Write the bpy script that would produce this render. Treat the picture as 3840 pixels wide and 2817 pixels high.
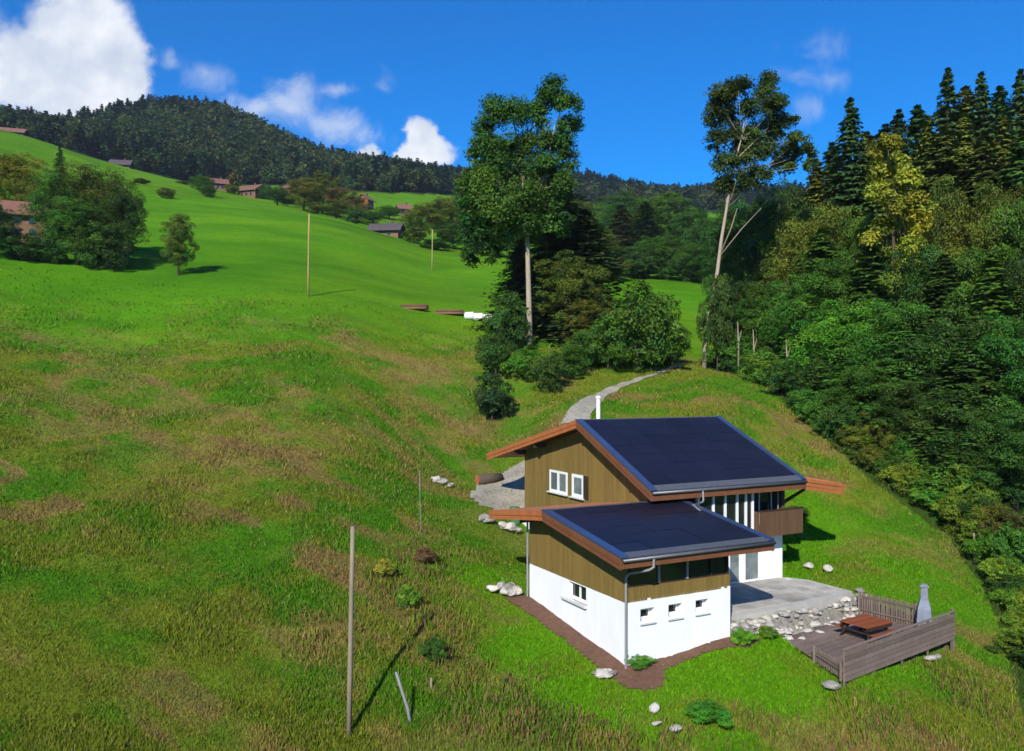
import bpy, math, random
import numpy as np

# ------------------------------------------------------------------ camera, sky, sun, exposure
for o in list(bpy.data.objects): bpy.data.objects.remove(o)
scene = bpy.context.scene
COL = scene.collection
F, CX, HY, CAM = 3035.0, 1920.0, 1440.0, 12.2      # focal length, centre and horizon in photo pixels; eye height above the house corner
SUN_EL, SHADOW_AZ = math.radians(34), math.radians(17)   # shadows fall 17 degrees right of straight ahead
cd = bpy.data.cameras.new('camera'); cam = bpy.data.objects.new('camera', cd); COL.objects.link(cam)
cam.location = (0, 0, CAM); cam.rotation_euler = (math.radians(90), 0, 0)
cd.sensor_width = 36; cd.lens = 36 * F / 3840; cd.shift_y = (HY - 1408.5) / 3840
cd.clip_start = 0.5; cd.clip_end = 20000
scene.camera = cam

def N(nt, kind, **kw):
    n = nt.nodes.new(kind)
    for k, v in kw.items():
        if k.startswith('i_'):
            key = k[2:]; n.inputs[int(key) if key.isdigit() else key.replace('_', ' ')].default_value = v
        else: setattr(n, k, v)
    return n
def L(nt, a, b): nt.links.new(a, b)
def math_node(nt, op, a, b=None, c=None, clamp=False):
    n = nt.nodes.new('ShaderNodeMath'); n.operation = op; n.use_clamp = clamp
    for i, s in enumerate((a, b, c)):
        if s is None: continue
        if isinstance(s, (int, float)): n.inputs[i].default_value = s
        else: nt.links.new(s, n.inputs[i])
    return n.outputs[0]
def ramp(nt, fac, stops, interp='LINEAR'):
    r = nt.nodes.new('ShaderNodeValToRGB'); e = r.color_ramp.elements; r.color_ramp.interpolation = interp
    while len(e) < len(stops): e.new(0.5)
    for el, (p, c) in zip(e, stops): el.position = p; el.color = (*c, 1) if len(c) == 3 else c
    nt.links.new(fac, r.inputs[0]); return r.outputs[0]
def mixc(nt, fac, a, b, mode='MIX'):
    m = nt.nodes.new('ShaderNodeMix'); m.data_type = 'RGBA'; m.blend_type = mode
    for s, i in ((fac, 0), (a, 6), (b, 7)):
        if isinstance(s, (int, float)): m.inputs[i].default_value = s
        elif isinstance(s, tuple): m.inputs[i].default_value = (*s[:3], 1)
        else: nt.links.new(s, m.inputs[i])
    return m.outputs[2]

world = bpy.data.worlds.new('World'); scene.world = world; world.use_nodes = True
wn = world.node_tree; wn.nodes.clear()
sky = N(wn, 'ShaderNodeTexSky', sky_type='NISHITA', sun_disc=False, sun_elevation=SUN_EL, sun_rotation=SHADOW_AZ + math.pi,
        altitude=900, air_density=1.0, dust_density=0.25, ozone_density=3.0)
hs = N(wn, 'ShaderNodeHueSaturation', i_Saturation=1.85, i_Value=1.08, i_Hue=0.511); L(wn, sky.outputs[0], hs.inputs['Color'])
tc = N(wn, 'ShaderNodeTexCoord')
sep = N(wn, 'ShaderNodeSeparateXYZ'); L(wn, tc.outputs['Generated'], sep.inputs[0])
ady = math_node(wn, 'MAXIMUM', math_node(wn, 'ABSOLUTE', sep.outputs[1]), 0.02)
px0 = math_node(wn, 'DIVIDE', sep.outputs[0], ady); pz0 = math_node(wn, 'DIVIDE', sep.outputs[2], ady)
cv = N(wn, 'ShaderNodeCombineXYZ'); L(wn, px0, cv.inputs[0]); L(wn, pz0, cv.inputs[1])
wv = N(wn, 'ShaderNodeTexNoise', i_Scale=11, i_Detail=5, i_Roughness=.6); L(wn, cv.outputs[0], wv.inputs['Vector'])
ws = N(wn, 'ShaderNodeSeparateColor'); L(wn, wv.outputs['Color'], ws.inputs[0])
px = math_node(wn, 'ADD', px0, math_node(wn, 'MULTIPLY', math_node(wn, 'SUBTRACT', ws.outputs[0], .5), .075)); pz = math_node(wn, 'ADD', pz0, math_node(wn, 'MULTIPLY', math_node(wn, 'SUBTRACT', ws.outputs[1], .5), .06))
def cnoise(scale, detail, off, rough=.55, dist=0.0):
    a = N(wn, 'ShaderNodeVectorMath', operation='ADD'); L(wn, cv.outputs[0], a.inputs[0]); a.inputs[1].default_value = off
    n = N(wn, 'ShaderNodeTexNoise', i_Scale=scale, i_Detail=detail, i_Roughness=rough, i_Distortion=dist); L(wn, a.outputs[0], n.inputs['Vector'])
    return n.outputs['Fac']
n_big = cnoise(7, 9, (3, 1, 0), .6); n_fine = cnoise(26, 7, (1, 5, 2), .6); n_shade = cnoise(9, 8, (2.98, 1.03, 0.0), .55)
n_wisp = cnoise(13, 8, (7, 2, 1), .6, .6)
def blobs(lst):
    m = None
    for (x, y, rx, ry) in lst:
        ex = math_node(wn, 'DIVIDE', math_node(wn, 'SUBTRACT', px, (x - CX) / F), rx / F)
        ez = math_node(wn, 'DIVIDE', math_node(wn, 'SUBTRACT', pz, (HY - y) / F), ry / F)
        d = math_node(wn, 'SQRT', math_node(wn, 'ADD', math_node(wn, 'MULTIPLY', ex, ex), math_node(wn, 'MULTIPLY', ez, ez)))
        d = math_node(wn, 'SUBTRACT', 1.0, d)
        m = d if m is None else math_node(wn, 'SMOOTH_MAX', m, d, .18)
    return m
cum = blobs([(60, 260, 300, 190), (300, 120, 240, 260), (400, 220, 205, 200), (300, 350, 300, 150), (480, 300, 110, 120), (-250, 120, 300, 260), (1590, 515, 75, 90), (1610, 560, 115, 80), (1530, 580, 60, 60), (1390, 560, 85, 55), (-900, 200, 420, 260), (4900, 430, 380, 170)])
wisp = blobs([(1080, 385, 230, 130), (960, 400, 190, 80), (1260, 335, 150, 55), (1300, 470, 260, 90)])
veil = blobs([(1450, 300, 90, 70), (770, 270, 100, 80), (3070, 180, 140, 100), (3000, 280, 110, 60), (3120, 300, 90, 80), (3030, 400, 80, 80), (640, 215, 50, 30)])
def edge(m, amp, lo, hi, ns):
    t = math_node(wn, 'ADD', m, math_node(wn, 'MULTIPLY', math_node(wn, 'SUBTRACT', ns, .5), amp))
    r = N(wn, 'ShaderNodeMapRange', interpolation_type='SMOOTHSTEP'); L(wn, t, r.inputs[0]); r.inputs[1].default_value = lo; r.inputs[2].default_value = hi
    return r.outputs[0]
mixn = math_node(wn, 'ADD', math_node(wn, 'MULTIPLY', n_big, .65), math_node(wn, 'MULTIPLY', n_fine, .35))
a_cum = edge(cum, 1.1, .06, .45, mixn)
a_wisp = math_node(wn, 'MAXIMUM', math_node(wn, 'MULTIPLY', edge(wisp, 2.6, .1, 1.15, n_wisp), .58), math_node(wn, 'MULTIPLY', edge(veil, 3.0, .0, 1.4, n_wisp), .38))
alpha = math_node(wn, 'MAXIMUM', a_cum, a_wisp)
ccol = ramp(wn, math_node(wn, 'ADD', math_node(wn, 'MULTIPLY', n_shade, .8), math_node(wn, 'MULTIPLY', n_fine, .2)), [(.32, (3.4, 3.9, 5.0)), (.48, (4.6, 5.0, 5.7)), (.64, (6.6, 6.7, 6.9))])
wc = mixc(wn, alpha, hs.outputs[0], ccol)
bg = N(wn, 'ShaderNodeBackground', i_Strength=0.115); L(wn, wc, bg.inputs[0])
wo = N(wn, 'ShaderNodeOutputWorld'); L(wn, bg.outputs[0], wo.inputs[0])

sd = bpy.data.lights.new('sun', 'SUN'); sun = bpy.data.objects.new('sun', sd); COL.objects.link(sun)
sd.energy = 4.6; sd.angle = math.radians(.53); sd.color = (1, .955, .87)
from mathutils import Vector
sdir = Vector((math.sin(SHADOW_AZ) * math.cos(SUN_EL), math.cos(SHADOW_AZ) * math.cos(SUN_EL), -math.sin(SUN_EL)))
sun.rotation_euler = sdir.to_track_quat('-Z', 'Y').to_euler(); sun.location = (-30, -60, 80)
vs = scene.view_settings
vs.view_transform = 'Standard'; vs.look = 'None'; vs.gamma = 1; vs.use_curve_mapping = False; vs.exposure = 0.5
scene.cycles.use_adaptive_sampling = True; scene.cycles.adaptive_threshold = 0.03; scene.cycles.max_bounces = 4; scene.cycles.diffuse_bounces = 2; scene.cycles.glossy_bounces = 2; scene.cycles.transmission_bounces = 3

# ------------------------------------------------------------------ helpers
def tag(o, label=None, cat=None, group=None, kind=None):
    if label: o['label'] = label
    if cat: o['category'] = cat
    if group: o['group'] = group
    if kind: o['kind'] = kind
    return o
def link(name, data, parent=None):
    o = bpy.data.objects.new(name, data); COL.objects.link(o)
    if parent is not None: o.parent = parent
    return o
def empty(name, loc, rz=0, parent=None):
    o = link(name, None, parent); o.location = loc; o.rotation_euler = (0, 0, rz); o.empty_display_size = .3; return o
def npmesh(name, verts, faces_n, nper, mats=None, smooth=False, colors=None, attr='tint'):
    """verts (n,3), faces_n (m,nper) index array"""
    me = bpy.data.meshes.new(name); verts = np.asarray(verts, np.float32); faces_n = np.asarray(faces_n, np.int32)
    m = len(faces_n); me.vertices.add(len(verts)); me.vertices.foreach_set('co', verts.ravel())
    me.loops.add(m * nper); me.loops.foreach_set('vertex_index', faces_n.ravel())
    me.polygons.add(m); me.polygons.foreach_set('loop_start', np.arange(m, dtype=np.int32) * nper)
    if smooth: me.polygons.foreach_set('use_smooth', np.ones(m, bool))
    if colors is not None:
        ca = me.color_attributes.new(attr, 'FLOAT_COLOR', 'POINT'); c = np.ones((len(verts), 4), np.float32); c[:, :3] = colors
        ca.data.foreach_set('color', c.ravel())
    me.update(calc_edges=True)
    for mt in (mats or []): me.materials.append(mt)
    return me
class MB:
    def __init__(s): s.v = []; s.f = []
    def quadbox(s, pts):      # 8 points: bottom 4 ccw, top 4
        b = len(s.v); s.v += [tuple(p) for p in pts]
        s.f += [tuple(b + i for i in q) for q in ((3, 2, 1, 0), (4, 5, 6, 7), (0, 1, 5, 4), (1, 2, 6, 5), (2, 3, 7, 6), (3, 0, 4, 7))]; return s
    def box(s, x0, x1, y0, y1, z0, z1):
        return s.quadbox([(x0, y0, z0), (x1, y0, z0), (x1, y1, z0), (x0, y1, z0), (x0, y0, z1), (x1, y0, z1), (x1, y1, z1), (x0, y1, z1)])
    def prism(s, poly, axis, a, b):   # polygon in the two other axes, extruded along axis
        n = len(poly); k = len(s.v)
        def p(q, t): return {'x': (t, q[0], q[1]), 'y': (q[0], t, q[1]), 'z': (q[0], q[1], t)}[axis]
        s.v += [p(q, a) for q in poly] + [p(q, b) for q in poly]
        s.f += [tuple(k + i for i in range(n - 1, -1, -1)), tuple(k + n + i for i in range(n))]
        s.f += [(k + i, k + (i + 1) % n, k + n + (i + 1) % n, k + n + i) for i in range(n)]; return s
    def tube(s, pts, rads, n=8, cap=True):
        pts = [Vector(p) for p in pts]; k = len(s.v)
        for i, p in enumerate(pts):
            d = (pts[min(i + 1, len(pts) - 1)] - pts[max(i - 1, 0)]).normalized()
            ref = Vector((1, 0, 0)) if abs(d.x) < .8 else Vector((0, 1, 0))
            a = d.cross(ref).normalized(); b = d.cross(a)
            r = rads[i] if isinstance(rads, (list, tuple)) else rads
            for j in range(n):
                t = 2 * math.pi * j / n; s.v.append(tuple(p + a * (r * math.cos(t)) + b * (r * math.sin(t))))
        for i in range(len(pts) - 1):
            for j in range(n):
                q = k + i * n; s.f.append((q + j, q + (j + 1) % n, q + n + (j + 1) % n, q + n + j))
        if cap:
            s.f.append(tuple(k + j for j in range(n - 1, -1, -1))); e = k + (len(pts) - 1) * n; s.f.append(tuple(e + j for j in range(n)))
        return s
    def mesh(s, name, mat, smooth=False):
        me = bpy.data.meshes.new(name); me.from_pydata(s.v, [], s.f); me.materials.append(mat)
        if smooth: me.polygons.foreach_set('use_smooth', [True] * len(me.polygons))
        import bmesh
        bm = bmesh.new(); bm.from_mesh(me); bmesh.ops.recalc_face_normals(bm, faces=bm.faces); bm.to_mesh(me); bm.free()
        return me
    def build(s, name, mat, parent=None, smooth=False): return link(name, s.mesh(name, mat, smooth), parent)
def pt(x, y, Y): return Vector(((x - CX) / F * Y, Y, CAM + (HY - y) / F * Y))

# ------------------------------------------------------------------ noise and terrain height
def _hash(ix, iy, seed):
    h = (ix * 374761393 + iy * 668265263 + seed * 2147483647) & 0xFFFFFFFF
    h = ((h ^ (h >> 13)) * 1274126177) & 0xFFFFFFFF
    return ((h ^ (h >> 16)) & 0xFFFF) / 65535.0
def vnoise(x, y, seed=0):
    x = np.asarray(x, float); y = np.asarray(y, float); ix = np.floor(x).astype(np.int64); iy = np.floor(y).astype(np.int64)
    fx = x - ix; fy = y - iy; fx = fx * fx * (3 - 2 * fx); fy = fy * fy * (3 - 2 * fy)
    a = _hash(ix, iy, seed); b = _hash(ix + 1, iy, seed); c = _hash(ix, iy + 1, seed); d = _hash(ix + 1, iy + 1, seed)
    return (a * (1 - fx) + b * fx) * (1 - fy) + (c * (1 - fx) + d * fx) * fy - .5
def fbm(x, y, oct=4, seed=0):
    s = 0; a = 1.0; t = 0
    for i in range(oct): s = s + a * vnoise(np.asarray(x) * 2 ** i, np.asarray(y) * 2 ** i, seed + i); t += a; a *= .5
    return s / t
def sst(x, a, b):
    t = np.clip((x - a) / (b - a), 0, 1); return t * t * (3 - 2 * t)

HA = math.radians(62.8); EU = (math.sin(HA), math.cos(HA)); EV = (-EU[1], EU[0]); P0 = (4.94, 35.0)   # house axes: along the ridges, into the hill
def hw(u, v): return P0[0] + EU[0] * u + EV[0] * v, P0[1] + EU[1] * u + EV[1] * v
def wh(x, y):
    dx = np.asarray(x) - P0[0]; dy = np.asarray(y) - P0[1]; return dx * EU[0] + dy * EU[1], dx * EV[0] + dy * EV[1]

TERR = [(5.88, 1.05), (8, 1.25), (10.8, 1.3), (13.5, 1.5), (16.4, 2.0), (16.3, 5.0), (15.5, 6.09), (5.88, 6.09)]      # terrace, house axes
TERR_IN = [(5.7, 1.25), (10.8, 1.5), (16.2, 2.2), (16.1, 5.0), (15.4, 6.3), (5.7, 6.3)]
DA = np.array([13.95, 34.0]); DU = np.array([.803, .596]); DV = np.array([-.596, .803]); DLEN, DDEP, DZ, DSK = 9.5, 4.7, -.12, .52            # deck
def in_poly(x, y, poly):
    x = np.asarray(x, float); y = np.asarray(y, float); c = np.zeros(x.shape, bool); n = len(poly); j = n - 1
    for i in range(n):
        xi, yi = poly[i]; xj, yj = poly[j]
        if abs(yj - yi) > 1e-9: c ^= ((yi > y) != (yj > y)) & (x < (xj - xi) * (y - yi) / (yj - yi) + xi)
        j = i
    return c
ctrl = []          # (theta, r, (z-CAM)/r)
def cp(x, y, Y):
    X = (x - CX) / F * Y; r = math.hypot(X, Y); ctrl.append((math.atan2(X, Y), r, (HY - y) / F * Y / r))
def cw(X, Y, z): r = math.hypot(X, Y); ctrl.append((math.atan2(X, Y), r, (z - CAM) / r))
def chz(u, v, z): cw(*hw(u, v), z)
for a in [(0, 2817, 27), (700, 2817, 28.5), (1310, 2760, 31), (1600, 2817, 30), (2348, 2817, 30.5), (3160, 2817, 31.5), (3840, 2817, 33),
          (2348, 2500, 35), (1700, 2400, 37), (1700, 2100, 46), (1850, 1980, 54), (1600, 2620, 32.5), (3170, 2562, 34), (3580, 2448, 39.6), (3750, 2450, 41),
          (3100, 2085, 52), (3300, 2105, 50), (3600, 2240, 46), (3750, 2200, 50), (3600, 2080, 54), (3400, 1950, 57), (3200, 1790, 62), (3050, 1600, 70), (2702, 1500, 73), (2850, 1440, 85),
          (2110, 1570, 69), (2300, 1460, 80), (2560, 1370, 95), (2550, 1230, 122), (2550, 1060, 170), (2000, 1300, 94),
          (1850, 1860, 60), (1750, 1800, 63), (1900, 1760, 66), (1660, 1820, 61),
          (1300, 2300, 37.5), (600, 2300, 36.5), (100, 2300, 35), (1300, 1900, 49), (600, 1900, 47), (100, 1900, 46), (1300, 1500, 68), (600, 1500, 66), (100, 1500, 64),
          (1700, 1400, 82), (1700, 1200, 106), (1500, 1140, 112), (1300, 1250, 87), (600, 1250, 85), (100, 1250, 82), (1155, 1115, 103), (600, 1080, 104), (100, 1060, 100),
          (1300, 900, 165), (1800, 1005, 170), (1620, 1015, 160), (1300, 840, 205), (1850, 955, 200), (1450, 870, 240), (900, 800, 190), (500, 850, 160), (100, 850, 135), (500, 700, 235), (100, 510, 330), (60, 640, 230), (700, 690, 300), (900, 745, 290),
          (850, 700, 430), (400, 610, 400), (0, 490, 400), (1300, 730, 430), (1600, 760, 420), (2000, 900, 300), (2250, 860, 330), (2250, 980, 230),
          (0, 512, 600), (330, 520, 620), (470, 480, 640), (640, 448, 650), (850, 468, 650), (1000, 545, 650), (1200, 640, 650), (1400, 668, 660), (1600, 700, 680), (1700, 720, 700), (2100, 780, 600), (2500, 800, 600),
          (1700, 705, 900), (1900, 700, 900), (2200, 715, 900), (2400, 760, 900), (2600, 790, 900), (3000, 800, 900), (3600, 700, 900),
          (3800, 1900, 58), (3800, 1500, 84), (3400, 1330, 95), (3800, 1150, 130), (3000, 1180, 130), (2700, 1300, 112), (3400, 900, 250), (2800, 1000, 220)]: cp(*a)
for a in [(5.9, -.3, .25), (3, -.3, .05), (-.2, 4, .35), (-.2, 8.8, .9), (2, 10, 1.2), (5.8, 18.6, 1.8), (5.8, 20.7, 2.4), (7, 22, 3.0), (6.5, 1.2, .72), (10.8, 1.2, .72), (16.4, 2.0, .7), (16.5, 5, .75), (10, 4, .72), (8, -.9, .1), (11, -1, -.1), (14.5, .6, .1), (16, 9, 1.9), (16, 15, 4.4), (11, 20, 5.0), (12, 26, 7.6), (19, 6, 1.2), (9, 12, 1.4), (13, 5.8, .7), (8, 5.8, .7)]: chz(*a)
for t in (-50, -90):
    for r, w in ((30, -.40), (66, -.03), (105, .10), (300, .26), (650, .30), (1000, .28)): ctrl.append((math.radians(t), r, w))
for t in (48, 85):
    for r, w in ((35, -.45), (60, -.2), (100, .02), (250, .15), (900, .22)): ctrl.append((math.radians(t), r, w))
for t in (135, 180, -135):
    for r, w in ((30, -.5), (100, -.32), (400, -.12), (900, -.02)): ctrl.append((math.radians(t), r, w))
for t in range(-180, 180, 30):
    ctrl.append((math.radians(t), 1800, .09)); ctrl.append((math.radians(t), 6000, .01))
C_ = np.array(ctrl)
def feat(th, r): return np.stack([3.2 * np.sin(th), 3.2 * np.cos(th), 1.15 * np.log(r)], -1)
FC = feat(C_[:, 0], C_[:, 1]); MQ = .12
def kern(A, B): return np.sqrt(np.maximum(0, (A * A).sum(1)[:, None] + (B * B).sum(1)[None] - 2 * A @ B.T) + MQ * MQ)
_n = len(C_); _K = kern(FC, FC) - np.eye(_n) * 6e-3; _P = np.concatenate([np.ones((_n, 1)), FC], 1)
_A = np.block([[_K, _P], [_P.T, np.zeros((4, 4))]]); _sol = np.linalg.solve(_A, np.concatenate([C_[:, 2], np.zeros(4)]))
def _w(th, r):
    out = np.empty(len(th)); f = feat(th, r)
    for i in range(0, len(th), 20000):
        g = f[i:i + 20000]; out[i:i + 20000] = kern(g, FC) @ _sol[:_n] + _sol[_n] + g @ _sol[_n + 1:]
    return out
def tz(x, y, noise=True):
    x = np.atleast_1d(np.asarray(x, float)); y = np.atleast_1d(np.asarray(y, float))
    r = np.hypot(x, y); rr = np.maximum(r, 25.0); th = np.arctan2(x, y)
    z = CAM + _w(th, rr) * rr - .22 * (rr - r)
    if noise:
        u, v = wh(x, y)
        near = 1 - np.exp(-np.maximum(0, np.maximum(np.abs(u - 8) - 10, np.abs(v - 9) - 13)) ** 2 / 60.0)
        rough = 1 - sst(y, 90, 112)
        z = z + near * (fbm(x / 9, y / 9, 3, 5) * 1.0 * (.35 + .65 * rough) + (fbm(x / 2.2, y / 2.2, 3, 9) * .42 + .5 * np.maximum(0, fbm((x * .35 + y) / 2.4, (x - .35 * y) / 7, 3, 13))) * rough)
        z = np.where(in_poly(u, v, TERR_IN), np.minimum(z, .62), z)
        da = (x - DA[0]) * DU[0] + (y - DA[1]) * DU[1]; db = (x - DA[0]) * DV[0] + (y - DA[1]) * DV[1]
        out = np.maximum(np.maximum((db * DSK - da) * .88, da - DLEN), np.maximum(-db, db - DDEP))
        z = np.minimum(z, DZ - .26 + np.maximum(0, out - .1) * 1.7 + np.where(out > 3, 100, 0))
        z = z + sst(r, 250, 500) * fbm(x / 60, y / 60, 3, 21) * 9
    return z
def gz(x, y): return float(tz(x, y)[0])
def hit(x, v, near=26.0, far=400.0):
    """where the line of sight through photo pixel (x, v) meets the ground"""
    Y = np.geomspace(near, far, 500); X = (x - CX) / F * Y; d = tz(X, Y) - (CAM + (HY - v) / F * Y); k = np.argmax(d > 0)
    return (float(X[k]), float(Y[k]))

# ------------------------------------------------------------------ materials
def new_mat(name):
    m = bpy.data.materials.new(name); m.use_nodes = True; nt = m.node_tree; nt.nodes.clear()
    out = nt.nodes.new('ShaderNodeOutputMaterial'); b = nt.nodes.new('ShaderNodeBsdfPrincipled'); L(nt, b.outputs[0], out.inputs[0])
    return m, nt, b, out
def simple(name, col, rough=.7, var=.25, scale=3.0, bump=.0, stretch=(1, 1, 1), metal=0.0, spec=.4, rnd=.0, detail=6):
    """colour broken up by noise (wear, grain), optional relief and a small shift from object to object"""
    m, nt, b, out = new_mat(name)
    tc = N(nt, 'ShaderNodeTexCoord'); mp = N(nt, 'ShaderNodeMapping'); mp.inputs['Scale'].default_value = stretch; L(nt, tc.outputs['Object'], mp.inputs[0])
    n = N(nt, 'ShaderNodeTexNoise', i_Scale=scale, i_Detail=detail, i_Roughness=.62); L(nt, mp.outputs[0], n.inputs['Vector'])
    n2 = N(nt, 'ShaderNodeTexNoise', i_Scale=scale * .17, i_Detail=3); L(nt, mp.outputs[0], n2.inputs['Vector'])
    f = math_node(nt, 'ADD', math_node(nt, 'MULTIPLY', n.outputs[0], .6), math_node(nt, 'MULTIPLY', n2.outputs[0], .4))
    if rnd:
        oi = N(nt, 'ShaderNodeObjectInfo'); f = math_node(nt, 'ADD', f, math_node(nt, 'MULTIPLY', math_node(nt, 'SUBTRACT', oi.outputs['Random'], .5), rnd))
    c = ramp(nt, f, [(.28, tuple(x * (1 - var) for x in col)), (.5, col), (.74, tuple(min(1, x * (1 + var)) for x in col))])
    L(nt, c, b.inputs['Base Color']); b.inputs['Roughness'].default_value = rough; b.inputs['Metallic'].default_value = metal; b.inputs['Specular IOR Level'].default_value = spec
    if bump:
        bp = N(nt, 'ShaderNodeBump', i_Strength=1.0, i_Distance=bump); L(nt, n.outputs[0], bp.inputs['Height']); L(nt, bp.outputs[0], b.inputs['Normal'])
    return m
M = {}
M['plaster'] = simple('white_plaster', (.78, .78, .78), .85, .09, 2.2, .006, (1, 1, .22), detail=9)
M['gable_wood'] = simple('ochre_cladding', (.182, .120, .028), .75, .28, 5, .003, (6, 6, .5), rnd=.16)
M['brown_wood'] = simple('brown_parapet_wood', (.105, .056, .026), .7, .25, 5, .003, (5, 5, .6), rnd=.2)
M['dark_wood'] = simple('dark_brown_timber', (.035, .019, .010), .7, .3, 4, .003, (4, 4, 1))
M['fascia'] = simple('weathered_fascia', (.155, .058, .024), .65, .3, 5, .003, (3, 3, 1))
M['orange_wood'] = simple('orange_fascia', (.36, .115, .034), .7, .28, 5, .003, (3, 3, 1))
M['orange_roof'] = simple('terracotta_sheet', (.42, .155, .064), .65, .2, 2.2, .002)
M['flash'] = simple('metal_flashing', (.10, .16, .31), .32, .15, 4, 0, metal=.7)
M['gutter'] = simple('grey_gutter', (.13, .135, .15), .45, .2, 5, 0, metal=.4)
M['pipe'] = simple('zinc_pipe', (.30, .30, .30), .45, .2, 4, 0, metal=.3)
M['white_pipe'] = simple('white_flue', (.72, .74, .76), .4, .06, 5)
M['frame'] = simple('white_frame', (.75, .76, .75), .45, .06, 5)
M['sill'] = simple('pale_stone_sill', (.55, .55, .53), .7, .15, 6)
M['paver'] = simple('terrace_paving', (.36, .34, .295), .9, .4, 1.3, .012, rnd=.25, detail=11)
M['concrete'] = simple('terrace_concrete', (.42, .40, .35), .9, .22, 1.1, .01, detail=10)
M['gravel'] = simple('grey_gravel', (.27, .245, .19), .95, .55, 4, .04, detail=10)
M['rubble'] = simple('rubble_stone', (.24, .215, .17), .95, .55, 5, .08, detail=10)
M['soil'] = simple('brown_soil', (.125, .062, .036), .95, .38, 4, .05, detail=10)
M['rock'] = simple('pale_limestone', (.40, .37, .32), .9, .5, 4.0, .06, rnd=.55, detail=10)
M['grey_wood'] = simple('weathered_grey_wood', (.165, .122, .098), .85, .3, 5, .004, (1, 1, 1), rnd=.35)
M['red_wood'] = simple('red_brown_table_wood', (.25, .068, .022), .6, .3, 6, .003, rnd=.25)
M['post'] = simple('weathered_pole', (.23, .19, .13), .85, .3, 4, .004, (3, 3, .4))
M['yellow_post'] = simple('yellowish_pole', (.30, .235, .085), .8, .25, 4, .003, (3, 3, .4))
M['grey_post'] = simple('silver_post', (.22, .22, .22), .8, .25, 5, .004, (3, 3, .4))
M['fireplace'] = simple('pale_concrete_cast', (.18, .20, .24), .8, .25, 5, .006)
M['black'] = simple('soot_black', (.012, .012, .012), .8, .3, 5)
M['green_paint'] = simple('green_barrel', (.05, .16, .07), .5, .2, 4)
M['log'] = simple('red_brown_log', (.15, .075, .045), .85, .35, 4, .01, rnd=.5)
M['plastic'] = simple('white_wrap', (.74, .75, .74), .4, .08, 3)
M['bark'] = simple('pale_bark', (.33, .27, .20), .9, .35, 4, .03, (2, 2, .5))
M['dark_bark'] = simple('dark_bark', (.075, .055, .038), .9, .35, 4, .03, (2, 2, .5))
M['far_wall'] = simple('far_house_timber', (.16, .085, .04), .8, .2, 2, rnd=.3)
M['far_white'] = simple('far_house_plaster', (.6, .58, .53), .8, .1, 2)
M['far_roof'] = simple('far_red_roof', (.17, .075, .05), .8, .25, 2, .01, rnd=.2)
M['far_dark_roof'] = simple('far_dark_roof', (.075, .058, .058), .8, .25, 2)
def glass_mat(name, col, rough=.04):
    m, nt, b, out = new_mat(name); tc = N(nt, 'ShaderNodeTexCoord'); n = N(nt, 'ShaderNodeTexNoise', i_Scale=1.1, i_Detail=2); L(nt, tc.outputs['Object'], n.inputs['Vector'])
    c = ramp(nt, n.outputs[0], [(.35, tuple(x * .5 for x in col)), (.65, col)]); L(nt, c, b.inputs['Base Color'])
    b.inputs['Roughness'].default_value = rough; b.inputs['Specular IOR Level'].default_value = .8
    bp = N(nt, 'ShaderNodeBump', i_Strength=.25, i_Distance=.02); L(nt, n.outputs[0], bp.inputs['Height']); L(nt, bp.outputs[0], b.inputs['Normal'])
    return m
M['glass'] = glass_mat('window_glass', (.016, .022, .022)); M['curtain_glass'] = glass_mat('curtained_glass', (.20, .24, .24), .1)
def solar_mat():
    m, nt, b, out = new_mat('solar_cells')
    tc = N(nt, 'ShaderNodeTexCoord'); oi = N(nt, 'ShaderNodeObjectInfo')
    n = N(nt, 'ShaderNodeTexNoise', i_Scale=.35, i_Detail=3); L(nt, tc.outputs['Object'], n.inputs['Vector'])
    f = math_node(nt, 'ADD', math_node(nt, 'MULTIPLY', n.outputs[0], .7), math_node(nt, 'MULTIPLY', oi.outputs['Random'], .3))
    c = ramp(nt, f, [(.3, (.009, .009, .018)), (.7, (.013, .013, .028))]); L(nt, c, b.inputs['Base Color'])
    b.inputs['Roughness'].default_value = .38; b.inputs['Specular IOR Level'].default_value = .24
    return m
M['solar'] = solar_mat()

def leaf_mat(name, trans=.28):
    m = bpy.data.materials.new(name); m.use_nodes = True; nt = m.node_tree; nt.nodes.clear()
    out = nt.nodes.new('ShaderNodeOutputMaterial')
    oi = N(nt, 'ShaderNodeObjectInfo'); at = N(nt, 'ShaderNodeAttribute', attribute_name='tint')
    c = mixc(nt, 1.0, oi.outputs['Color'], at.outputs['Color'], 'MULTIPLY')
    hv = N(nt, 'ShaderNodeHueSaturation'); L(nt, c, hv.inputs['Color'])
    L(nt, math_node(nt, 'ADD', .485, math_node(nt, 'MULTIPLY', oi.outputs['Random'], .03)), hv.inputs['Hue'])
    L(nt, math_node(nt, 'ADD', .85, math_node(nt, 'MULTIPLY', oi.outputs['Random'], .3)), hv.inputs['Value'])
    b = N(nt, 'ShaderNodeBsdfPrincipled', i_Roughness=.55); b.inputs['Specular IOR Level'].default_value = .14; L(nt, hv.outputs[0], b.inputs['Base Color'])
    if not trans: L(nt, b.outputs[0], out.inputs[0]); return m
    t = N(nt, 'ShaderNodeBsdfTranslucent'); L(nt, mixc(nt, 1.0, hv.outputs[0], (1.25, 1.35, .55), 'MULTIPLY'), t.inputs[0])
    mx = N(nt, 'ShaderNodeMixShader', i_0=trans); L(nt, b.outputs[0], mx.inputs[1]); L(nt, t.outputs[0], mx.inputs[2]); L(nt, mx.outputs[0], out.inputs[0])
    return m
M['leaf'] = leaf_mat('foliage'); M['needle'] = leaf_mat('conifer_needles', 0)
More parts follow.
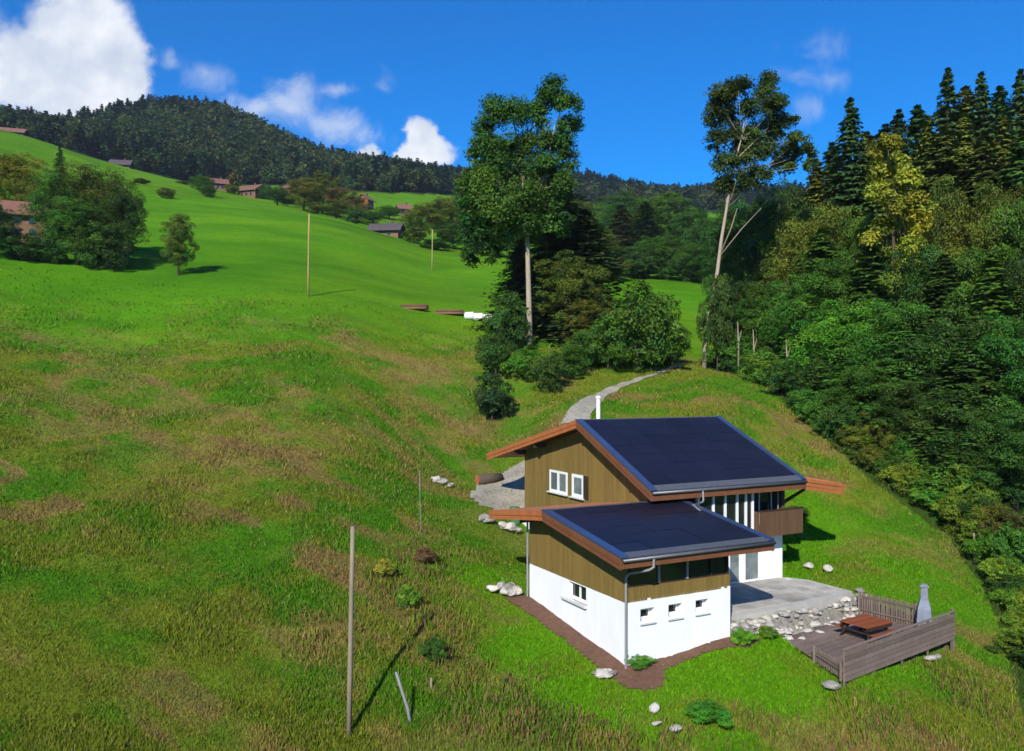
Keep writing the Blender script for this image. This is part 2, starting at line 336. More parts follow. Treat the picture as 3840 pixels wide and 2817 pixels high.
def blade_mat():
    m = bpy.data.materials.new('grass_blades'); m.use_nodes = True; nt = m.node_tree; nt.nodes.clear()
    out = nt.nodes.new('ShaderNodeOutputMaterial'); at = N(nt, 'ShaderNodeAttribute', attribute_name='tint')
    b = N(nt, 'ShaderNodeBsdfPrincipled', i_Roughness=.7); b.inputs['Specular IOR Level'].default_value = .06; L(nt, at.outputs['Color'], b.inputs['Base Color'])
    t = N(nt, 'ShaderNodeBsdfTranslucent'); L(nt, at.outputs['Color'], t.inputs[0])
    mx = N(nt, 'ShaderNodeMixShader', i_0=.35); L(nt, b.outputs[0], mx.inputs[1]); L(nt, t.outputs[0], mx.inputs[2]); L(nt, mx.outputs[0], out.inputs[0])
    return m
M['blade'] = blade_mat()
def ground_mat():
    m, nt, b, out = new_mat('hillside_grass')
    tc = N(nt, 'ShaderNodeTexCoord'); at = N(nt, 'ShaderNodeAttribute', attribute_name='tint'); cov = N(nt, 'ShaderNodeAttribute', attribute_name='cover')
    def nz(s, d=6, r=.6, stretch=(1, 1, 1)):
        mp = N(nt, 'ShaderNodeMapping'); mp.inputs['Scale'].default_value = stretch; L(nt, tc.outputs['Object'], mp.inputs[0])
        n = N(nt, 'ShaderNodeTexNoise', i_Scale=s, i_Detail=d, i_Roughness=r); L(nt, mp.outputs[0], n.inputs['Vector']); return n.outputs[0]
    sp = N(nt, 'ShaderNodeSeparateColor'); L(nt, cov.outputs['Color'], sp.inputs[0])   # r: unmown
    fine = nz(2.6, 10, .72); mid = nz(.55, 6, .6); mead = nz(.05, 8, .55, (1, 2.2, 1))
    k = math_node(nt, 'ADD', math_node(nt, 'MULTIPLY', fine, .6), math_node(nt, 'MULTIPLY', mid, .4))
    rough = ramp(nt, k, [(.30, (.66, .66, .66)), (.5, (1, 1, 1)), (.68, (1.26, 1.25, 1.22))])
    mown = ramp(nt, mead, [(.34, (.74, .80, .8)), (.5, (1, 1, 1)), (.66, (1.32, 1.14, 1.1))])
    f2 = ramp(nt, nz(.9, 8, .65), [(.3, (.82, .85, .85)), (.7, (1.18, 1.14, 1.14))])
    mown = mixc(nt, 1.0, mown, f2, 'MULTIPLY')
    v = mixc(nt, sp.outputs[0], mown, rough)
    L(nt, mixc(nt, 1.0, at.outputs['Color'], v, 'MULTIPLY'), b.inputs['Base Color']); b.inputs['Roughness'].default_value = .95; b.inputs['Specular IOR Level'].default_value = .03
    bp = N(nt, 'ShaderNodeBump', i_Distance=.25); L(nt, fine, bp.inputs['Height']); L(nt, math_node(nt, 'ADD', .18, math_node(nt, 'MULTIPLY', sp.outputs[0], .7)), bp.inputs['Strength']); L(nt, bp.outputs[0], b.inputs['Normal'])
    return m
M['ground'] = ground_mat()

# ------------------------------------------------------------------ ground colours (what grows where)
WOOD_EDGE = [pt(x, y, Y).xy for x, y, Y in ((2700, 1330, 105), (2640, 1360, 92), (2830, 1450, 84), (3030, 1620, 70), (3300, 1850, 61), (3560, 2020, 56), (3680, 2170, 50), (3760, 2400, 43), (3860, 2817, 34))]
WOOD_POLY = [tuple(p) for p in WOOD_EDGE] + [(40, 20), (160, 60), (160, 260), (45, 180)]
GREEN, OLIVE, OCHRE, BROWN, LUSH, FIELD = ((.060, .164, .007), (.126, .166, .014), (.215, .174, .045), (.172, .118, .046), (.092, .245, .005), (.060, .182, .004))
DRY = [(*hit(x_, v_), rx_, ry_) for x_, v_, rx_, ry_ in ((1590, 2110, 1.6, 3.5), (1660, 2380, 1.8, 2.5), (1820, 2560, 2.2, 1.8), (1950, 2720, 2.6, 1.5), (2200, 2760, 2.5, 1.2), (3050, 2790, 3, 1.2), (1240, 2400, 2.2, 1.8), (850, 1700, 6, 5), (400, 1550, 5, 4), (1600, 1600, 5, 6), (1500, 1350, 6, 6))]
def ground_cover(x, y):
    """colour of the sward at a point of the ground and how unmown it is"""
    r = np.hypot(x, y); u, v = wh(x, y)
    edge = 94 + 14 * fbm(x / 14, y / 14, 3, 31) * 2 + .12 * x
    rough = 1 - sst(y, edge - 13, edge + 9)
    a = fbm(x / 7, y / 5, 4, 41) + .5; b = fbm(x / 2.6, y / 2.0, 3, 51) + .5; c = fbm(x / 12, y / 8, 3, 61) + .5; s = fbm((x * .5 + y * .9) / 1.6, (x * .9 - y * .5) / 9, 3, 66) + .5
    col = np.array(GREEN)[None] * np.ones((len(x), 1))
    def mx(col, k, t): return col * (1 - k[:, None]) + np.array(t)[None] * k[:, None]
    col = mx(col, sst(.55 * a + .45 * b, .40, .58), OLIVE)
    och = sst(.5 * c + .5 * s, .46, .60) * sst(b, .3, .6); col = mx(col, och * .85, OCHRE)
    col = mx(col, sst(.5 * s + .5 * b, .57, .68) * .6, BROWN)
    col = mx(col, sst(c, .56, .68) * .55, GREEN)
    dd = np.min(np.stack([((x - px_) / rx_) ** 2 + ((y - py_) / ry_) ** 2 for px_, py_, rx_, ry_ in DRY]), 0); dry = np.exp(-dd) * sst(.5 * b + .5 * s, .34, .56)
    col = mx(col, dry * .75, OCHRE); col = mx(col, dry * sst(s, .5, .66) * .6, BROWN)
    d = np.hypot(np.maximum(0, np.abs(u - 4.5) - 6.5), np.maximum(0, np.abs(v - 3.5) - 6.5)); d2 = np.hypot(np.maximum(0, np.abs(u - 18) - 5), np.maximum(0, np.abs(v - 8) - 6))
    lush = np.maximum((1 - sst(d + 5 * (a - .5), .5, 4.5)), .75 * (1 - sst(d2 + 6 * (a - .5), 0, 7)))
    col = mx(col, lush * (.9 - .4 * sst(b, .5, .65)), LUSH)
    fld = np.array(FIELD)[None] * (1 + .55 * (fbm(x / 40, y / 22, 4, 71))[:, None])
    fld = mx(fld, sst(fbm(x / 60, y / 30, 4, 73) + .5, .5, .68) * .5, (.095, .185, .006))
    fld = mx(fld, sst(r, 150, 260) * .45, (.082, .195, .005))
    fld = mx(fld, sst(fbm(x / 16, y / 10, 4, 77) + .5, .55, .7) * .3, (.085, .18, .005))
    col = col * rough[:, None] + fld * (1 - rough[:, None])
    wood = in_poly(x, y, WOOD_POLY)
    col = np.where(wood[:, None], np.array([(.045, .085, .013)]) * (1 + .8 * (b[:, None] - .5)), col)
    return col, rough, wood, lush

# ------------------------------------------------------------------ terrain sheet
th = np.concatenate([np.linspace(-180, -37, 40)[:-1], np.linspace(-37, 37, 470), np.linspace(37, 180, 40)[1:]])
rr = np.concatenate([[1.0, 6, 12, 18], np.geomspace(22, 125, 330), np.geomspace(125, 9000, 190)[1:]])
TH, RR = np.meshgrid(np.radians(th), rr); GX = (RR * np.sin(TH)).ravel(); GY = (RR * np.cos(TH)).ravel(); GZ = tz(GX, GY)
nr, nc = TH.shape; idx = np.arange(nr * nc).reshape(nr, nc)
quads = np.stack([idx[:-1, :-1], idx[:-1, 1:], idx[1:, 1:], idx[1:, :-1]], -1).reshape(-1, 4)
gcol, grough, gwood, _ = ground_cover(GX, GY)
far = sst(np.hypot(GX, GY), 395, 420)
# woodland floor under the far hill forest
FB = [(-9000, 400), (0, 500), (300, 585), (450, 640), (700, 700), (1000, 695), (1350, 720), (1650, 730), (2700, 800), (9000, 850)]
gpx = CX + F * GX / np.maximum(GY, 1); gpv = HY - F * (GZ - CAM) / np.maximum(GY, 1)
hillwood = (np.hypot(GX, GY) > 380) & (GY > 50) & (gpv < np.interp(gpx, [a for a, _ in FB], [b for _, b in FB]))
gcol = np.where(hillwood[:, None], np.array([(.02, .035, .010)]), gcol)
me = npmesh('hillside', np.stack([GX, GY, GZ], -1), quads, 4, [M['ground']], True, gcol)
ca = me.color_attributes.new('cover', 'FLOAT_COLOR', 'POINT'); cc = np.ones((len(GX), 4), np.float32); cc[:, 0] = np.maximum(grough, np.where(hillwood | gwood, 1, 0)); ca.data.foreach_set('color', cc.ravel())
hill = tag(link('terrain', me), 'grassy alpine hillside rising to a far ridge', None, None, 'structure')

def drape(name, poly, step, off, mat, label, kind='structure', bumps=.0):
    P = np.array([tuple(p)[:2] for p in poly]); x0, y0 = P.min(0) - step; x1, y1 = P.max(0) + step
    xs = np.arange(x0, x1, step); ys = np.arange(y0, y1, step); X, Y = np.meshgrid(xs, ys)
    jx = X + fbm(X / .9, Y / .9, 2, 3) * .35; jy = Y + fbm(X / .9, Y / .9, 2, 4) * .35
    ins = in_poly(jx.ravel(), jy.ravel(), [tuple(p) for p in P]).reshape(X.shape)
    cell = ins[:-1, :-1] & ins[1:, :-1] & ins[1:, 1:] & ins[:-1, 1:]
    n = X.shape[1]; id_ = np.arange(X.size).reshape(X.shape)
    q = np.stack([id_[:-1, :-1], id_[:-1, 1:], id_[1:, 1:], id_[1:, :-1]], -1)[cell]
    used, inv = np.unique(q, return_inverse=True)
    vx, vy = X.ravel()[used], Y.ravel()[used]; vz = tz(vx, vy) + off + bumps * fbm(vx / .5, vy / .5, 3, 8)
    o = link(name, npmesh(name, np.stack([vx, vy, vz], -1), inv.reshape(-1, 4), 4, [mat], True)); return tag(o, label, None, None, kind)
def ribbon(name, line, mat, off, label):
    pts = []; 
    for i in range(len(line) - 1):
        (a, wa), (b, wb) = line[i], line[i + 1]; n = max(2, int((b - a).length / .5))
        for k in range(n): t = k / n; pts.append((a.lerp(b, t), wa + (wb - wa) * t))
    pts.append(line[-1]); V = []; nw = 7
    for i, (p, w) in enumerate(pts):
        d = (pts[min(i + 2, len(pts) - 1)][0] - pts[max(i - 2, 0)][0]).normalized(); nrm = Vector((-d.y, d.x))
        for j in range(nw):
            s = (j / (nw - 1) - .5) * w * (1 + .35 * float(vnoise(i * .35, j * .0 + (3 if j < 3 else 9), 5))); V.append((p.x + nrm.x * s, p.y + nrm.y * s))
    V = np.array(V); z = tz(V[:, 0], V[:, 1]) + off; n = len(pts); id_ = np.arange(n * nw).reshape(n, nw)
    q = np.stack([id_[:-1, :-1], id_[:-1, 1:], id_[1:, 1:], id_[1:, :-1]], -1).reshape(-1, 4)
    return tag(link(name, npmesh(name, np.column_stack([V, z]), q, 4, [mat], True)), label, None, None, 'structure')
def P2(x, y, Y): return pt(x, y, Y).xy
BANK = [hw(*p) for p in ((6.3, 1.2), (10.8, 1.4), (13.5, 1.6), (16.5, 2.1), (17.3, 1.6), (16.2, .6), (14.2, .0), (12.2, -.5), (9.6, -.7), (8.0, -.3), (6.6, .2))]
DRIVE = [P2(1745, 1845, 59.5), P2(1800, 1878, 57.5), P2(1960, 1900, 57), P2(2060, 1860, 60), P2(2050, 1740, 66), P2(1900, 1752, 66.5), P2(1790, 1790, 63)]
drape('gravel_drive', DRIVE, .35, .05, M['gravel'], 'grey gravel yard beside the uphill end of the chalet')
TRACK = [(Vector(hit(2150, 1590)), 2.2), (Vector(hit(2185, 1535)), 1.9), (Vector(hit(2260, 1480)), 1.2), (Vector(hit(2350, 1440)), .85), (Vector(hit(2460, 1405)), .8), (Vector(hit(2560, 1366)), .8)]
drape('rubble_bank', BANK, .2, .05, M['rubble'], 'stony bank of broken rock between terrace and deck', bumps=.1)
ribbon('track', TRACK, M['gravel'], .07, 'narrow pale gravel track climbing past the tall trees')
SOIL = [hw(*p) for p in ((-1.35, 9.3), (-1.1, 6), (-1.0, 3), (-1.15, .5), (-1.0, -1.0), (-.2, -1.75), (.8, -1.7), (1.3, -1.0), (2.6, -.75), (4.5, -.7), (6.2, -.85), (7.3, -.5), (7.2, .15), (.3, .15), (.3, 9.3))]
drape('soil_border', SOIL, .16, .05, M['soil'], 'bare brown soil strip along the foot of the white walls', bumps=.08)

# ------------------------------------------------------------------ the chalet
H = tag(empty('chalet', (P0[0], P0[1], 0), math.atan2(EU[1], EU[0])), 'brown and white chalet with dark solar roofs and a lower front wing', 'house')
def wing_top(v): return 4.93 + (v + 1) * .1566 if v <= 5.64 else 5.97 - (v - 5.64) * .132
def main_top(v): return 6.66 + (v - 4.9) * .4635 if v <= 12.17 else 10.03 - (v - 12.17) * .2376
def part(name, mb, mat, parent=H, label=None): return tag(mb.build(name, mat, parent), label)

def holed_wall(axis, a0, a1, h0, h1, d0, d1, holes):
    """wall slab between depth d0 (outer) and d1 with rectangular openings; axis 'x': runs along u; 'y': runs along v"""
    xs = sorted({a0, a1, *[v for h in holes for v in h[:2]]}); zs = sorted({h0, h1, *[v for h in holes for v in h[2:]]})
    V, Fc, idm = [], [], {}
    def vid(a, d, z):
        p = (a, d, z) if axis == 'x' else (d, a, z)
        if p not in idm: idm[p] = len(V); V.append(p)
        return idm[p]
    solid = lambda i, j: 0 <= i < len(xs) - 1 and 0 <= j < len(zs) - 1 and not any(h[0] <= (xs[i] + xs[i + 1]) / 2 <= h[1] and h[2] <= (zs[j] + zs[j + 1]) / 2 <= h[3] for h in holes)
    for i in range(len(xs) - 1):
        for j in range(len(zs) - 1):
            if not solid(i, j): continue
            A, B, z0, z1 = xs[i], xs[i + 1], zs[j], zs[j + 1]
            Fc.append((vid(A, d0, z0), vid(B, d0, z0), vid(B, d0, z1), vid(A, d0, z1))); Fc.append((vid(A, d1, z1), vid(B, d1, z1), vid(B, d1, z0), vid(A, d1, z0)))
            if not solid(i - 1, j): Fc.append((vid(A, d0, z0), vid(A, d0, z1), vid(A, d1, z1), vid(A, d1, z0)))
            if not solid(i + 1, j): Fc.append((vid(B, d0, z1), vid(B, d0, z0), vid(B, d1, z0), vid(B, d1, z1)))
            if not solid(i, j - 1): Fc.append((vid(A, d0, z0), vid(A, d1, z0), vid(B, d1, z0), vid(B, d0, z0)))
            if not solid(i, j + 1): Fc.append((vid(A, d0, z1), vid(B, d0, z1), vid(B, d1, z1), vid(A, d1, z1)))
    m = MB(); m.v = V; m.f = Fc; return m
def window(axis, a0, a1, h0, h1, d, sgn, panes=2, glass='glass', sill=True, fw=.075, name='window', mull=.07):
    """frame with panes; d: depth of the front of the frame; sgn: direction from outside to inside along the depth axis"""
    def bx(m, A, B, D0, D1, z0, z1):
        D0, D1 = sorted((d + sgn * D0, d + sgn * D1))
        return m.box(A, B, D0, D1, z0, z1) if axis == 'x' else m.box(D0, D1, A, B, z0, z1)
    m = MB(); bx(m, a0, a0 + fw, 0, .07, h0, h1); bx(m, a1 - fw, a1, 0, .07, h0, h1); bx(m, a0 + fw, a1 - fw, 0, .07, h0, h0 + fw); bx(m, a0 + fw, a1 - fw, 0, .07, h1 - fw, h1)
    w = (a1 - a0 - 2 * fw - (panes - 1) * mull) / panes
    for k in range(1, panes): x = a0 + fw + k * w + (k - 1) * mull; bx(m, x, x + mull, .003, .067, h0 + fw, h1 - fw)
    f = part(name, m, M['frame'])
    for k in range(panes):
        x = a0 + fw + k * (w + mull); g = MB(); bx(g, x - .01, x + w + .01, .03, .045, h0 + fw - .01, h1 - fw + .01); g.build('pane', M[glass], f)
    if sill:
        s = MB(); bx(s, a0 - .12, a1 + .12, -.16, .02, h0 - .075, h0 - .004); s.build('sill', M['sill'], f)
    return f
def boards(parent, axis, a0, a1, h0, top, d, thick, sgn, holes=(), w=.185, mat='gable_wood', gap=.014):
    n = max(1, round((a1 - a0) / w)); w = (a1 - a0) / n
    for k in range(n):
        A, B = a0 + k * w + gap / 2, a0 + (k + 1) * w - gap / 2
        segs = [(h0, None)]
        for h in holes:
            if A < h[1] and B > h[0]: segs = [(h0, h[2]), (h[3], None)]
        jit = random.uniform(-.006, .006)
        for (z0, z1) in segs:
            tA, tB = (top(A), top(B)) if z1 is None else (z1, z1)
            if min(tA, tB) - z0 < .03: continue
            m = MB(); D0, D1 = d + jit, d + jit + sgn * thick
            P = lambda a, dd, z: (a, dd, z) if axis == 'x' else (dd, a, z)
            m.quadbox([P(A, D0, z0), P(B, D0, z0), P(B, D1, z0), P(A, D1, z0), P(A, D0, tA), P(B, D0, tB), P(B, D1, tB), P(A, D1, tA)])
            m.build('board', M[mat], parent)
random.seed(4)
# --- wing walls, white lower storey
nich = [(.75, 1.50, 1.80, 2.36), (2.28, 3.03, 1.80, 2.36), (3.82, 4.57, 1.81, 2.37)]
part('front_wall', holed_wall('x', .30, 5.57, -1.6, 2.8, 0, .42, nich), M['plaster'])
gw = (3.22, 4.80, 1.88, 2.66)
part('gable_wall', holed_wall('y', 0, 8.77, -1.6, 2.8, 0, .298, [gw]), M['plaster'])
part('side_wall', MB().box(5.572, 5.87, 0, 6.05, -1.6, 2.8), M['plaster'])
part('rear_wall', MB().box(.30, 5.86, 8.45, 8.77, -1.6, 4.8), M['plaster'])
for (a0, a1, z0, z1) in nich: window('x', a0, a1, z0, z1, .27, 1, 1, sill=False, fw=.13); part('sill', MB().prism([(-.09, z0 - .085), (.26, z0 - .004), (.26, z0 - .06), (-.09, z0 - .13)], 'x', a0 - .05, a1 + .05), M['sill'])
window('y', gw[0], gw[1], gw[2], gw[3], .16, 1, 2, fw=.09, mull=.14); part('window_sill', MB().box(-.16, .15, gw[0] - .1, gw[1] + .5, gw[2] - .17, gw[2] - .09), M['sill'])
# --- wing upper storey: timber core and boards
core = MB().prism([(.05, 2.803), (8.72, 2.803), (8.72, wing_top(8.72) - .36), (5.64, wing_top(5.64) - .36), (.05, wing_top(.05) - .36)], 'x', .06, .25)
gb = part('gable_cladding', core, M['dark_wood']); boards(gb, 'y', -.03, 8.77, 2.72, lambda v: wing_top(v) - .34, .055, .07, -1)
fcore = MB().box(.25, 5.80, .06, .25, 2.803, 3.35); fb = part('front_cladding', fcore, M['dark_wood']); boards(fb, 'x', .02, 5.87, 2.72, lambda u: 3.36, .055, .06, -1)
part('side_cladding', MB().prism([(.26, 2.803), (6.05, 2.803), (6.05, wing_top(5.6) - .38), (5.64, wing_top(5.64) - .36), (.26, wing_top(.26) - .36)], 'x', 5.60, 5.82), M['dark_wood'])
wb = part('window_band', MB().box(.25, 5.60, .20, .30, 3.352, wing_top(.25) - .37), M['dark_wood'])
xs = [.12, 1.79, 3.38, 4.75, 5.74]
for x in xs: MB().box(x - .05, x + .05, .02, .16, 3.362, wing_top(0) - .345).build('mullion', M['dark_wood'] if x in (xs[0], xs[3], xs[4]) else M['pipe'], wb)
for a, b in zip(xs, xs[1:]): MB().box(a + .05, b - .05, .10, .12, 3.40, wing_top(0) - .36).build('pane', M['glass'], wb)
MB().box(.02, 5.85, .0, .198, 3.361, 3.40).build('rail', M['dark_wood'], wb)

# --- roofs
def slab(a, b, u0, u1, t, mat, name, top, parent=H):
    n = MB(); n.prism([(a, top(a)), (b, top(b)), (b, top(b) - t), (a, top(a) - t)], 'x', u0, u1); return part(name, n, M[mat], parent)
def roof(u0, u1, ve, vr, vb, top, t, cols, rows, eave_m, verge_s, cut):
    rf = slab(ve + .02, vr, u0 + .06, u1 - .06, t, 'dark_wood', 'solar_roof', top)
    sl = math.hypot(vr - ve, top(vr) - top(ve)); dv = (vr - ve) / sl; dh = (top(vr) - top(ve)) / sl
    A, B = verge_s, sl - .12; gap = .022
    ua, ub = u0 + .42, u1 - .36; cw_ = (ub - ua) / cols; rh = (B - A) / rows
    lift = lambda s, e: (ve + dv * s - dh * e, top(ve) + dh * s + dv * e)
    proto = None
    for i in range(cols):
        for j in range(rows):
            x0, x1, s0, s1 = ua + i * cw_ + gap / 2, ua + (i + 1) * cw_ - gap / 2, A + j * rh + gap / 2, A + (j + 1) * rh - gap / 2
            e = .075 + random.uniform(-.006, .006); e2 = e + random.uniform(-.004, .004)
            p = [lift(s0, .03), lift(s1, .03), lift(s1, e2), lift(s0, e)]
            MB().prism(p, 'x', x0, x1).build('solar_panel', M['solar'], rf)
    for x0, x1 in ((u0 - .02, u0 + .40), (u1 - .34, u1 + .02)):
        p = [lift(-.02, .002), lift(sl - .02, .002), lift(sl - .02, .10), lift(-.02, .10)]; MB().prism(p, 'x', x0, x1).build('verge_flashing', M['flash'], rf)
    p = [lift(-.05, .004), lift(A - .02, .004), lift(A - .02, .085), lift(-.05, .06)]; MB().prism(p, 'x', u0 + .402, u1 - .342).build('eave_flashing', M['gutter'], rf)
    MB().box(u0 + .0, u1 - .0, sl * 0 + vr - .10, vr + .16, top(vr) - .02, top(vr) + .06).build('ridge_cap', M['gutter'], rf)
    # fascia and gutter along the front eave
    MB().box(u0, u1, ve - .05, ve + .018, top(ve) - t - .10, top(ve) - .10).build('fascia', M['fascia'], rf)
    g = MB().tube([(u0 + .05, ve - .13, top(ve) - .08), (u1 - .05, ve - .13, top(ve) - .08)], .075, 8); g.build('gutter', M['gutter'], rf, True)
    # barge boards down the front slope, both ends
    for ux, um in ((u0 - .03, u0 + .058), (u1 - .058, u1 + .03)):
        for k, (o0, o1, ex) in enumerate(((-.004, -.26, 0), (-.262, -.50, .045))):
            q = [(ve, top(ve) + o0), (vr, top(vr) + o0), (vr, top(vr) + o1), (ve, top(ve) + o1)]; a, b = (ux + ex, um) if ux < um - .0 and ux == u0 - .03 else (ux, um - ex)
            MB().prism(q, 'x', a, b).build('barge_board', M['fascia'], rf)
    rb = slab(vr + .002, vb, u0 + .05, u1 if not cut else cut, t * .75, 'orange_roof', 'rear_roof', top)
    ends = [(u0 - .035, u0 + .048)] + ([] if cut else [(u1 + .002, u1 + .06)])
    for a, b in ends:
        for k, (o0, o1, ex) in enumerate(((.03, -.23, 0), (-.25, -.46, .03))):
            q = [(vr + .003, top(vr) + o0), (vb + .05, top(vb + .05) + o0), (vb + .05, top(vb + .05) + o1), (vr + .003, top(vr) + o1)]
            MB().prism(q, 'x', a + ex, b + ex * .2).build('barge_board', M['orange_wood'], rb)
    MB().box(u0 + .052, (cut or u1) - .01, vb + .002, vb + .045, top(vb) - t * .75 - .03, top(vb) - .01).build('fascia', M['orange_wood'], rb)
    return rf, rb
wr, wrb = roof(-1.0, 7.6, -1.0, 5.64, 11.55, wing_top, .34, 5, 6, None, .42, 5.90)
mr, mrb = roof(4.98, 16.0, 4.9, 12.17, 24.5, main_top, .40, 7, 7, None, .46, None)
for v in (.35, 5.5, 8.3): part('purlin', MB().box(-.8, .02, v - .09, v + .09, wing_top(v) - .62, wing_top(v) - .345), M['dark_wood'])
for v in (7.2, 12.1, 17.6, 20.4): part('purlin', MB().box(5.1, 5.94, v - .11, v + .11, main_top(v) - .72, main_top(v) - .41), M['dark_wood'])
# --- main house: white ground floor
part('ground_floor_wall', holed_wall('x', 6.2, 15.41, -1.5, 3.66, 6.1, 6.45, [(9.9, 12.32, .84, 3.0), (12.56, 13.78, .84, 3.0)]), M['plaster'])
part('ground_floor_side', MB().box(15.06, 15.408, 6.452, 20.4, -1.5, 3.66), M['plaster'])
part('ground_floor_gable', MB().box(6.02, 6.35, 8.80, 21.6, -1.5, 3.4), M['plaster'])
part('ground_floor_rear', MB().box(6.352, 15.05, 20.4, 20.75, -1.5, 4.4), M['plaster'])
window('x', 9.9, 12.32, .86, 3.0, 6.24, 1, 3, 'curtain_glass', False, .10, 'terrace_door', .10); window('x', 12.56, 13.78, .86, 3.0, 6.24, 1, 1, 'curtain_glass', False, .10, 'terrace_door')
# --- main house: timber upper storey
w1, w2 = (14.85, 17.05, 5.22, 6.62), (12.92, 14.27, 5.22, 6.62)
mcore = MB().prism([(6.45, 3.405), (20.5, 3.405), (20.5, main_top(20.5) - .42), (12.17, main_top(12.17) - .44), (6.45, main_top(6.45) - .44)], 'x', 6.06, 6.30)
mg = part('gable_cladding', mcore, M['dark_wood']); boards(mg, 'y', 6.15, 20.55, 3.30, lambda v: main_top(v) - .42, 6.055, .07, -1, [w1, w2], .20)
window('y', w1[0], w1[1], w1[2], w1[3], 5.96, 1, 2, 'curtain_glass', True, .15, mull=.24); window('y', w2[0], w2[1], w2[2], w2[3], 5.96, 1, 1, 'curtain_glass', True, .2)
part('shutter', MB().box(5.94, 5.984, 12.36, 12.90, 5.2, 6.62), M['dark_wood'], H, 'dark folded shutter beside the window')
part('front_core', MB().box(6.31, 15.30, 6.36, 6.50, 3.662, main_top(6.36) - .45), M['dark_wood'])
part('side_cladding', MB().prism([(6.0, 3.70), (20.3, 3.70), (20.3, main_top(20.3) - .42), (12.17, main_top(12.17) - .44), (6.0, main_top(6.0) - .44)], 'x', 15.302, 15.5), M['brown_wood'])
bx_ = part('balcony', MB().box(12.62, 15.86, 5.06, 6.09, 3.67, 3.86), M['dark_wood'], H, 'brown boarded balcony box under the eave')
boards(bx_, 'x', 12.6, 15.9, 3.62, lambda u: 5.02, 5.05, .05, -1, (), .19, 'brown_wood')
boards(bx_, 'y', 5.06, 6.09, 3.62, lambda u: 5.02, 15.87, .05, 1, (), .19, 'brown_wood'); boards(bx_, 'y', 5.06, 6.09, 3.62, lambda u: 5.02, 12.61, .05, -1, (), .19, 'brown_wood')
MB().box(12.55, 15.95, 4.98, 5.12, 5.024, 5.09).build('handrail', M['dark_wood'], bx_)
MB().box(14.86, 14.92, 5.9, 5.96, 3.862, main_top(5.9) - .42).build('post', M['pipe'], bx_)
window('x', 13.75, 14.75, 4.05, 5.95, 6.27, 1, 1, 'glass', False, .06, 'balcony_door')
# glazed front between wing roof and balcony
gf = part('glazed_front', MB().box(8.45, 12.56, 5.46, 6.096, 3.664, 3.98), M['frame'])
gx = [8.6, 9.65, 10.5, 11.36, 12.0, 12.5]
for x in gx: MB().box(x - .075, x + .06, 5.44, 5.62, 3.982, main_top(5.5) - .44).build('mullion', M['frame'], gf)
for a, b in zip(gx, gx[1:]): MB().box(a + .06, b - .075, 5.52, 5.54, 3.985, 6.45).build('pane', M['glass'], gf)
MB().box(8.47, 8.52, 5.63, 6.30, 3.982, 6.45).build('side_panel', M['dark_wood'], gf)
boards(gf, 'x', 6.2, 8.44, 3.67, lambda u: main_top(6.2) - .45, 6.14, .05, 1, (), .2, 'dark_wood')
# --- side canopy, flue and rain pipes
cn = part('side_canopy', MB().prism([(15.52, 6.35), (19.75, 5.95), (19.75, 6.20), (15.52, 6.95)], 'y', 5.6, 8.6), M['orange_roof'], H, 'orange canopy roof jutting from the far gable')
for k in range(3): z = k * .225; MB().prism([(15.95, 6.10 + z), (19.85, 5.50 + z), (19.85, 5.70 + z), (15.95, 6.31 + z)], 'y', 5.50 - .04 * k, 5.597).build('barge_board', M['orange_wood'], cn)
for v in (6.3, 8.2): MB().prism([(15.52, 5.2), (15.52, 5.0), (17.9, 5.98), (17.9, 6.1)], 'y', v, v + .12).build('brace', M['dark_wood'], cn)
fl = part('flue', MB().tube([(9, 15.9, 8.9), (9, 15.9, 11.25)], .14, 12), M['white_pipe']); MB().tube([(9, 15.9, 11.25), (9, 15.9, 11.3), (9, 15.9, 11.42)], [.19, .19, .12], 12).build('cap', M['white_pipe'], fl)
part('rain_pipe', MB().tube([(8.3, 4.76, 6.56), (8.3, 4.72, 6.0), (8.2, 4.68, 5.93), (7.3, 4.35, 5.88), (7.05, 3.5, 5.72)], .05, 8), M['pipe'])
part('rain_pipe', MB().tube([(.62, -1.13, 4.80), (.62, -1.12, 4.44), (.5, -1.0, 4.31), (.05, -.16, 4.02), (-.07, -.08, 3.85), (-.07, -.07, -.35)], .055, 10), M['pipe'])
part('rain_pipe', MB().tube([(-.08, 8.86, 4.9), (-.08, 8.86, .7)], .055, 8), M['pipe'])

# ------------------------------------------------------------------ terrace, deck and what stands on them
terr = MB().prism(TERR, 'z', .35, .86).build('terrace', M['concrete']); terr.location = H.location; terr.rotation_euler = H.rotation_euler
k = 0
for i in range(14):
    for j in range(7):
        u0, v0 = 5.95 + i * .76 + (.38 if j % 2 else 0), 1.12 + j * .71
        if all(in_poly(np.array([p[0]]), np.array([p[1]]), TERR)[0] for p in ((u0, v0), (u0 + .74, v0), (u0 + .74, v0 + .69), (u0, v0 + .69))):
            MB().box(u0, u0 + .742, v0, v0 + .692, .861, .892 + random.uniform(-.006, .006)).build('paving_slab', M['paver'], terr)
tag(terr, 'pale concrete terrace between the wing and the rubble bank', None, None, 'structure')
def dk(a, b): p = DA + DU * a + DV * b; return float(p[0]), float(p[1])
deck = tag(empty('deck', (*DA, 0), math.atan2(DU[1], DU[0])), 'weathered grey timber deck below the terrace', 'deck')
nb = 26
for k in range(nb): y = .09 + k * (DDEP - .18) / (nb - 1); MB().box(y * DSK + random.uniform(-.03, .03), DLEN, y - .083, y + .083, DZ - .04, DZ + random.uniform(-.004, .004)).build('plank', M['grey_wood'], deck)
for b in (.25, 2.4, 4.5): MB().box(b * DSK + .1, DLEN - .05, b - .06, b + .06, DZ - .22, DZ - .045).build('joist', M['grey_wood'], deck)
